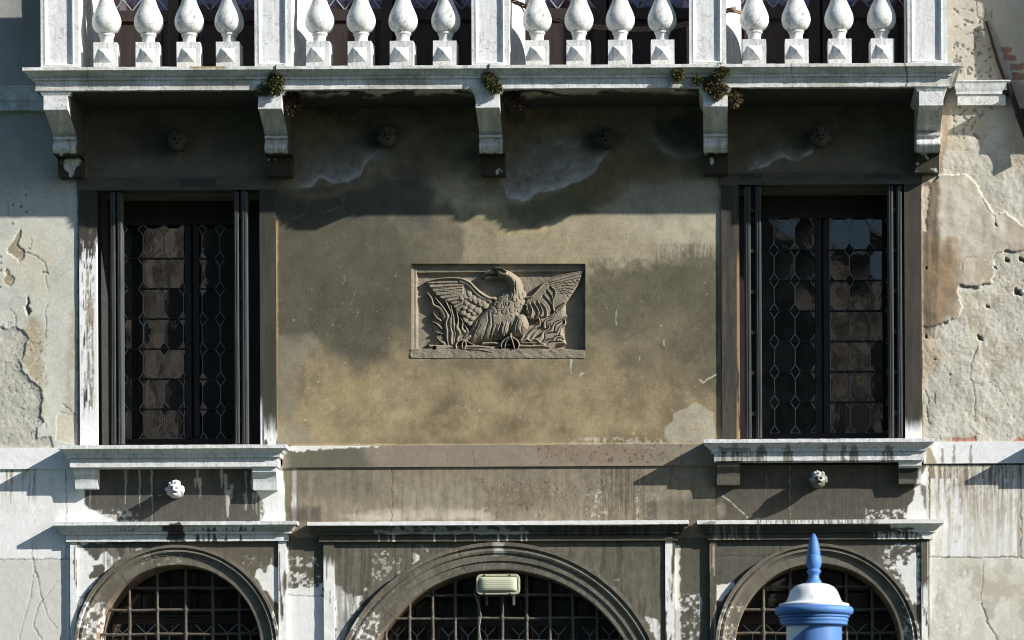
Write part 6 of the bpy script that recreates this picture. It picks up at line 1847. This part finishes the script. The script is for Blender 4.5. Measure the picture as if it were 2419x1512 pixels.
# ------------------------------------------------------------------ moss and weeds on the balcony
def moss_mat(name, a, b):
    m, nt, N, L, bs = new_mat(name)
    tc = N.new('ShaderNodeTexCoord'); n = N.new('ShaderNodeTexNoise'); n.inputs['Scale'].default_value = 40
    L.new(tc.outputs['Object'], n.inputs['Vector'])
    r = N.new('ShaderNodeValToRGB'); r.color_ramp.elements[0].position = .35; r.color_ramp.elements[1].position = .65
    r.color_ramp.elements[0].color = (*a, 1); r.color_ramp.elements[1].color = (*b, 1)
    L.new(n.outputs[0], r.inputs[0]); L.new(r.outputs[0], bs.inputs['Base Color']); bs.inputs['Roughness'].default_value = .9
    return m
MAT_MOSS = moss_mat('olive_moss', (.045, .050, .014), (.17, .155, .05))
MAT_MOSSB = moss_mat('browning_moss', (.09, .05, .02), (.16, .13, .05))
MAT_ROOT = moss_mat('dry_roots', (.05, .02, .012), (.09, .055, .025))
def moss(px, py, p, lobes, mat, label, n=900, droop=0.0, blade=4.6):
    rng = np.random.default_rng(int(px * 7 + py))
    c0 = W(px, py, p)
    mb_v = []; fs = []
    for (dx, dy, r) in lobes:
        R = r * M
        cc = np.array([dx * M, 0, -dy * M])
        k = int(n * (r / 20) ** 2) + 60
        d = rng.normal(size=(k, 3)); d /= np.linalg.norm(d, axis=1)[:, None]
        rad = R * rng.uniform(.25, 1.0, k) ** .5 * (1 + .22 * np.sin(d[:, 0] * 5 + 1) * np.cos(d[:, 2] * 6))
        pos = cc + d * rad[:, None] * np.array([1, .75, 1])
        dirn = d + rng.normal(size=(k, 3)) * .6 + np.array([0, -.2, -.5 * droop])
        dirn /= np.linalg.norm(dirn, axis=1)[:, None]
        side = np.cross(dirn, rng.normal(size=(k, 3))); side /= np.linalg.norm(side, axis=1)[:, None]
        L_ = blade * M * rng.uniform(.6, 1.5, k)[:, None] * (1 + droop)
        w_ = L_ * .28 / (1 + droop)
        b0 = len(mb_v)
        tri = np.stack([pos - side * w_, pos + side * w_, pos + dirn * L_], 1).reshape(-1, 3)
        base = sum(len(v) for v in mb_v)
        mb_v.append(tri)
        fs.append(np.arange(base, base + len(tri)).reshape(-1, 3))
    co = np.concatenate(mb_v); f = np.concatenate(fs)
    o = raw_mesh('moss_clump', co, f, mat)
    o.location = tuple(c0)
    return tag(o, label, 'moss', 'moss clumps on the balcony')
moss(650, 192, .64, [(0, -4, 17), (4, 8, 17), (-6, 4, 13), (2, 22, 12)], MAT_MOSS, 'big olive moss clump hanging at the second balcony bracket')
moss(619, 211, .61, [(0, 0, 12), (8, 4, 11), (-9, 6, 8), (18, 0, 8)], MAT_MOSS, 'low moss tuft at the left edge of the second balcony bracket')
moss(1158, 190, .64, [(-4, -6, 16), (2, 4, 17), (10, 16, 15), (19, 20, 9)], MAT_MOSS, 'leaning olive moss clump at the middle balcony bracket')
moss(1600, 173, .67, [(0, 0, 14), (2, 6, 12)], MAT_MOSS, 'small round moss ball on the balcony edge left of the fourth bracket')
moss(1648, 188, .645, [(0, 0, 9), (0, 6, 8)], MAT_MOSS, 'smallest moss tuft beside the largest moss clump')
moss(1704, 168, .67, [(0, -4, 14), (6, 4, 12), (-6, 6, 12)], MAT_MOSS, 'round moss clump at the foot of the fourth pedestal')
moss(1690, 202, .63, [(-12, -8, 15), (0, 4, 19), (14, 10, 15), (2, 18, 14), (-16, 2, 12)], MAT_MOSSB, 'largest browning moss clump over the fourth bracket')
moss(1736, 228, .56, [(0, -8, 14), (2, 4, 15), (-2, 14, 10)], MAT_MOSSB, 'brown moss clump hanging right of the fourth bracket', droop=.4)
moss(690, 232, .50, [(0, -6, 16), (2, 10, 15), (-4, 22, 9)], MAT_ROOT, 'dark dry roots hanging right of the second bracket', droop=1.2)
moss(1210, 232, .50, [(0, -8, 16), (10, 6, 15), (22, 16, 9)], MAT_ROOT, 'dark dry roots hanging right of the middle bracket', droop=1.0)

# ------------------------------------------------------------------ rope tied between two columns
def wp(pts, p): return [tuple(W(a, b, q)) for (a, b), q in zip(pts, p if hasattr(p, '__len__') else [p] * len(pts))]
org = tuple(W(1430, 60, .05))
mb = MB()
def strand(dy, ph, n=120):
    key = np.array([(1196, -8), (1212, 2), (1240, 14), (1272, 28), (1300, 40), (1334, 50), (1368, 58), (1410, 63.5), (1456, 67.5), (1502, 69), (1548, 67.5), (1594, 62), (1627, 55), (1660, 44), (1690, 33), (1717, 25), (1738, 20)], float)
    dep = np.array([.02, .06, .06, .06, .07, .08, .09, .1, .1, .1, .09, .08, .06, .04, .05, .05, .0])
    t = np.linspace(0, len(key) - 1, n); i = np.minimum(t.astype(int), len(key) - 2); u = t - i
    pts = key[i] * (1 - u)[:, None] + key[i + 1] * u[:, None]
    d = dep[i] * (1 - u) + dep[i + 1] * u
    for a in (0, pi):
        co = []
        for k in range(n):
            c_ = W(pts[k, 0], pts[k, 1] + dy, d[k])
            co.append((c_[0] - org[0], c_[1] + .0042 * cos(k * 1.1 + a + ph) - org[1], c_[2] + .0042 * sin(k * 1.1 + a + ph) - org[2]))
        mb.tube(co, .0062, 6)
strand(-2.5, 0); strand(3.5, 1.4)
# turns round the right-hand column and a loose end at the left one
for v in (20.5, 24.5):
    c_ = W(1693, v, -.1); rr = 59.8 * M
    mb.tube([(c_[0] + rr * cos(t) - org[0], .22 - rr * .62 * 0 + rr * sin(t) - org[1], c_[2] + .02 * sin(t) - org[2]) for t in np.linspace(-pi, 0, 30)], .0065, 6)
mb.tube([tuple(np.array(W(a, b, .05)) - org) for a, b in ((1224, 8), (1234, 20), (1240, 32))], .005, 6)
rp = mb.build('rope', MAT_ROPE, None, smooth=True)
rp.location = org
tag(rp, 'doubled brown rope slung between the columns behind the balustrade', 'rope')

# ------------------------------------------------------------------ rusty iron bar on the wall at right
MAT_RUST = flat_mat('dark_rust', (.013, .010, .009), .8, .5, 30, .6)
org = tuple(W(2400, 250, .03))
key = [(2331, 50, .03), (2345, 95, .04), (2358, 140, .05), (2372, 178, .055), (2384, 206, .06), (2396, 240, .07), (2410, 280, .08), (2440, 360, .09)]
mb = MB()
mb.tube([tuple(np.array(W(a, b, q)) - org) for a, b, q in key], [.012, .017, .019, .021, .022, .023, .026, .028], 10)
ib = mb.build('iron_bar', MAT_RUST, None, smooth=True, angle=40); ib.location = org
tag(ib, 'rusty iron bar leaning along the peeling wall beside bare bricks', 'iron bar')
for (a, b) in ((2376, 214), (2412, 268)):
    c_ = np.array(W(a, b, .03)) - org
    mb = MB(); mb.box((c_[0] - .03, c_[1] - .035, c_[2] - .035), (c_[0] + .045, c_[1] + .03, c_[2] + .03), .006)
    mb.build('clamp', MAT_RUST, ib)

# ------------------------------------------------------------------ wall lamp hung in the middle arch
def rrect(w, h, r, n=6):
    out = []
    for cx_, cz_, a0 in ((w / 2 - r, h / 2 - r, 0), (-w / 2 + r, h / 2 - r, pi / 2), (-w / 2 + r, -h / 2 + r, pi), (w / 2 - r, -h / 2 + r, 3 * pi / 2)):
        for k in range(n + 1):
            a = a0 + pi / 2 * k / n
            out.append((cx_ + r * cos(a), cz_ + r * sin(a)))
    return out
lc = W(1176.8, 1380.5, .0)
lt = thing('wall_lamp', 'rectangular bulkhead lamp with ribbed glass under the middle arch', 'lamp', tuple(lc))
lw, lh = 103 * M, 49 * M
def loft(mb, rings):
    n = len(rings[0])
    co = [p for r in rings for p in r]
    fs = []
    for i in range(len(rings) - 1):
        for k in range(n): fs.append((i * n + k, i * n + (k + 1) % n, (i + 1) * n + (k + 1) % n, (i + 1) * n + k))
    fs.append(tuple(range(n - 1, -1, -1)))
    mb.add(co, fs)
    return mb
R3 = lambda w, h, r, y: [(a, y, b) for a, b in rrect(w, h, r)]
mb = MB()
loft(mb, [R3(lw * .92, lh * .9, .03, .10), R3(lw * .96, lh * .94, .034, .03), R3(lw, lh, .036, .022), R3(lw, lh, .036, -.004), R3(lw * .985, lh * .97, .034, -.012), R3(lw * .90, lh * .78, .026, -.012), R3(lw * .88, lh * .74, .024, .006)])
mb.build('lamp_frame', MAT_LAMP, lt, smooth=True, angle=30)
# ribbed glass bowl
g = MB(); nx, nz = 40, 46
co = []
for i in range(nx):
    for k in range(nz):
        u = -1 + 2 * i / (nx - 1); v = -1 + 2 * k / (nz - 1)
        e = max(0, 1 - abs(u) ** 6) ** .5 * max(0, 1 - abs(v) ** 4) ** .5
        co.append((u * lw * .445, .004 - .040 * e - .0006 * cos(v * pi * 8) * e, v * lh * .375))
g.add(co, quads(nx, nz).tolist())
m, nt, N, L, b = new_mat('ribbed_lamp_glass')
b.inputs['Base Color'].default_value = (.76, .77, .55, 1); b.inputs['Roughness'].default_value = .22; b.inputs['Transmission Weight'].default_value = .35
g.build('lamp_glass', m, lt, smooth=True)
for (sx, sz) in ((-.62, 1), (.55, 1), (-.62, -1), (.55, -1)):
    s = MB(); s.tube([(sx * lw / 2, -.012, sz * lh * .445), (sx * lw / 2, -.018, sz * lh * .445)], .006, 8); s.build('screw', MAT_DARKIRON, lt)
for sx in (-.56, .68):
    s = MB(); s.box((sx * lw / 2 - .009, .06, -lh / 2 - .075), (sx * lw / 2 + .009, .085, -lh * .3), .002); s.build('lamp_bracket', MAT_IRON, lt)
s = MB()
cp = [(1127, 1383), (1123, 1392), (1122, 1402), (1126, 1416), (1131, 1428), (1134, 1440), (1136, 1455), (1134.5, 1468), (1132, 1480), (1133, 1496), (1136, 1512), (1136, 1560), (1135, 1700), (1135, 1900)]
s.tube([tuple(np.array(W(a, b_, -.09)) - lc) for a, b_ in cp], .0048, 6)
s.build('cable', MAT_CABLE, lt, smooth=True)

# ------------------------------------------------------------------ the blue and white mooring pole, nearer than the wall
PP = 6.5
kp = (D - PP) / D * M * .333                              # metres per close-up unit at the pole
top = W(1922, 1260, PP)
pc = (top[0], -PP, 0)
def pz(v): return top[2] - (v - 755) * kp
def blue_paint(name, col):
    return flat_mat(name, col, .55, .22, 9, .12, spec=.35, sz=(1, 1, .4))
MAT_BLUE = blue_paint('blue_gloss_paint', (.078, .195, .46))
pt = thing('mooring_pole', 'blue and white striped mooring pole with a domed cap and pointed finial', 'mooring pole', (pc[0], pc[1], 0))
def lat(name, prof, mat, extra=None, n=64):
    prof = resample(prof, 5.0) if name == 'cap' else prof
    mb = MB(); mb.lathe([(max(r, .3) * kp, pz(v)) for r, v in prof], 160 if name == 'cap' else n)
    o = mb.build(name, mat, pt, smooth=True, angle=38)
    return o
# shaft with spiral stripes
H = pz(1412)
n, rows = 72, 220
R_ = 197 * kp
th = np.linspace(0, 2 * pi, n, endpoint=False); zs = np.linspace(-2.5, H, rows)
co = np.array([(R_ * cos(a), R_ * sin(a), z) for z in zs for a in th])
fs = [(i * n + k, i * n + (k + 1) % n, (i + 1) * n + (k + 1) % n, (i + 1) * n + k) for i in range(rows - 1) for k in range(n)]
m, nt, N, L, b = new_mat('spiral_blue_and_white_paint')
tc = N.new('ShaderNodeTexCoord'); sp = N.new('ShaderNodeSeparateXYZ'); L.new(tc.outputs['Object'], sp.inputs[0])
at = N.new('ShaderNodeMath'); at.operation = 'ARCTAN2'; L.new(sp.outputs[1], at.inputs[0]); L.new(sp.outputs[0], at.inputs[1])
d1 = N.new('ShaderNodeMath'); d1.operation = 'DIVIDE'; L.new(at.outputs[0], d1.inputs[0]); d1.inputs[1].default_value = 2 * pi
s1 = N.new('ShaderNodeMath'); s1.operation = 'MULTIPLY'; L.new(sp.outputs[2], s1.inputs[0]); s1.inputs[1].default_value = -1 / .62
a1 = N.new('ShaderNodeMath'); a1.operation = 'ADD'; L.new(d1.outputs[0], a1.inputs[0]); L.new(s1.outputs[0], a1.inputs[1])
# phase so that white shows at the upper left of the visible side, running down from under the collar
ph0 = -(-.5 * .5) + H / .62
a2 = N.new('ShaderNodeMath'); a2.operation = 'ADD'; L.new(a1.outputs[0], a2.inputs[0]); a2.inputs[1].default_value = ph0 + .02
fr = N.new('ShaderNodeMath'); fr.operation = 'FRACT'; L.new(a2.outputs[0], fr.inputs[0])
gt = N.new('ShaderNodeMath'); gt.operation = 'GREATER_THAN'; L.new(fr.outputs[0], gt.inputs[0]); gt.inputs[1].default_value = .5
nz = N.new('ShaderNodeTexNoise'); nz.inputs['Scale'].default_value = 9; mp = N.new('ShaderNodeMapping'); mp.inputs['Scale'].default_value = (2, 2, .3)
L.new(tc.outputs['Object'], mp.inputs[0]); L.new(mp.outputs[0], nz.inputs['Vector'])
mx = N.new('ShaderNodeMix'); mx.data_type = 'RGBA'; L.new(gt.outputs[0], mx.inputs[0]); mx.inputs[6].default_value = (.078, .195, .46, 1); mx.inputs[7].default_value = (.78, .78, .77, 1)
mr = N.new('ShaderNodeMapRange'); mr.inputs[1].default_value = .3; mr.inputs[2].default_value = .7; mr.inputs[3].default_value = .82; mr.inputs[4].default_value = 1.1; L.new(nz.outputs[0], mr.inputs[0])
m2 = N.new('ShaderNodeMix'); m2.data_type = 'RGBA'; m2.blend_type = 'MULTIPLY'; m2.inputs[0].default_value = 1; L.new(mx.outputs[2], m2.inputs[6]); L.new(mr.outputs[0], m2.inputs[7])
L.new(m2.outputs[2], b.inputs['Base Color']); b.inputs['Roughness'].default_value = .45
raw_mesh('shaft', co, fs, m, pt, smooth=True)
lat('collar', [(196, 1425), (198, 1412), (214, 1411), (234, 1405), (238, 1392), (236, 1386), (240, 1383), (244, 1370), (241, 1360), (236, 1357), (252, 1352), (252, 1342), (244, 1339), (262, 1334), (274, 1324), (280, 1308), (278, 1292), (268, 1280), (250, 1274), (200, 1272)], MAT_BLUE)
MAT_CHIP = attr_mat('chipped_white_paint', rough=.5, grain=.05, gscale=30, bump=.08, spec=.3)
cap = lat('cap', [(200, 1276), (246, 1275), (249, 1268), (249, 1260), (244, 1256), (215, 1250), (200, 1242), (190, 1225), (182, 1205), (173, 1182), (160, 1158), (140, 1136), (112, 1121), (80, 1113), (40, 1110), (4, 1109)], MAT_CHIP)
lat('finial', [(58, 1112), (56, 1106), (48, 1090), (40, 1078), (38, 1070), (36, 1052), (38, 1043), (46, 1036), (50, 1028), (50, 1020), (44, 1015), (40, 1008), (44, 998), (51, 985), (55, 965), (55, 945), (52, 920), (49, 911), (46, 908), (46, 895), (44, 875), (40, 845), (33, 815), (23, 785), (12, 764), (3, 756)], MAT_BLUE)
for k in range(10):
    pass
co = np.array([v.co for v in cap.data.vertices]) + np.array(pt.location)
cc = Cv(*IMG(co), (.78, .79, .785))
for (a, b_, r1, r2) in ((884, 1205, 1.6, 2.6), (882, 1222, 1.4, 1.8), (940, 1185, 1.0, 2.2), (965, 1205, 1.2, 1.4), (1010, 1215, 1.5, 1.0), (800, 1225, 1.2, 1.0)):
    cc.ell(1624 + .333 * a, 1008.6 + .333 * b_, r1, r2, (.10, .11, .14), .85, .5, .4, 5, 9)
cc.mix(slice(None), .35 * ss(.52, .68, fbm(cc.x, cc.y, 14, 30, 5, 91)), (.55, .56, .56))
set_col(cap, cc.c)
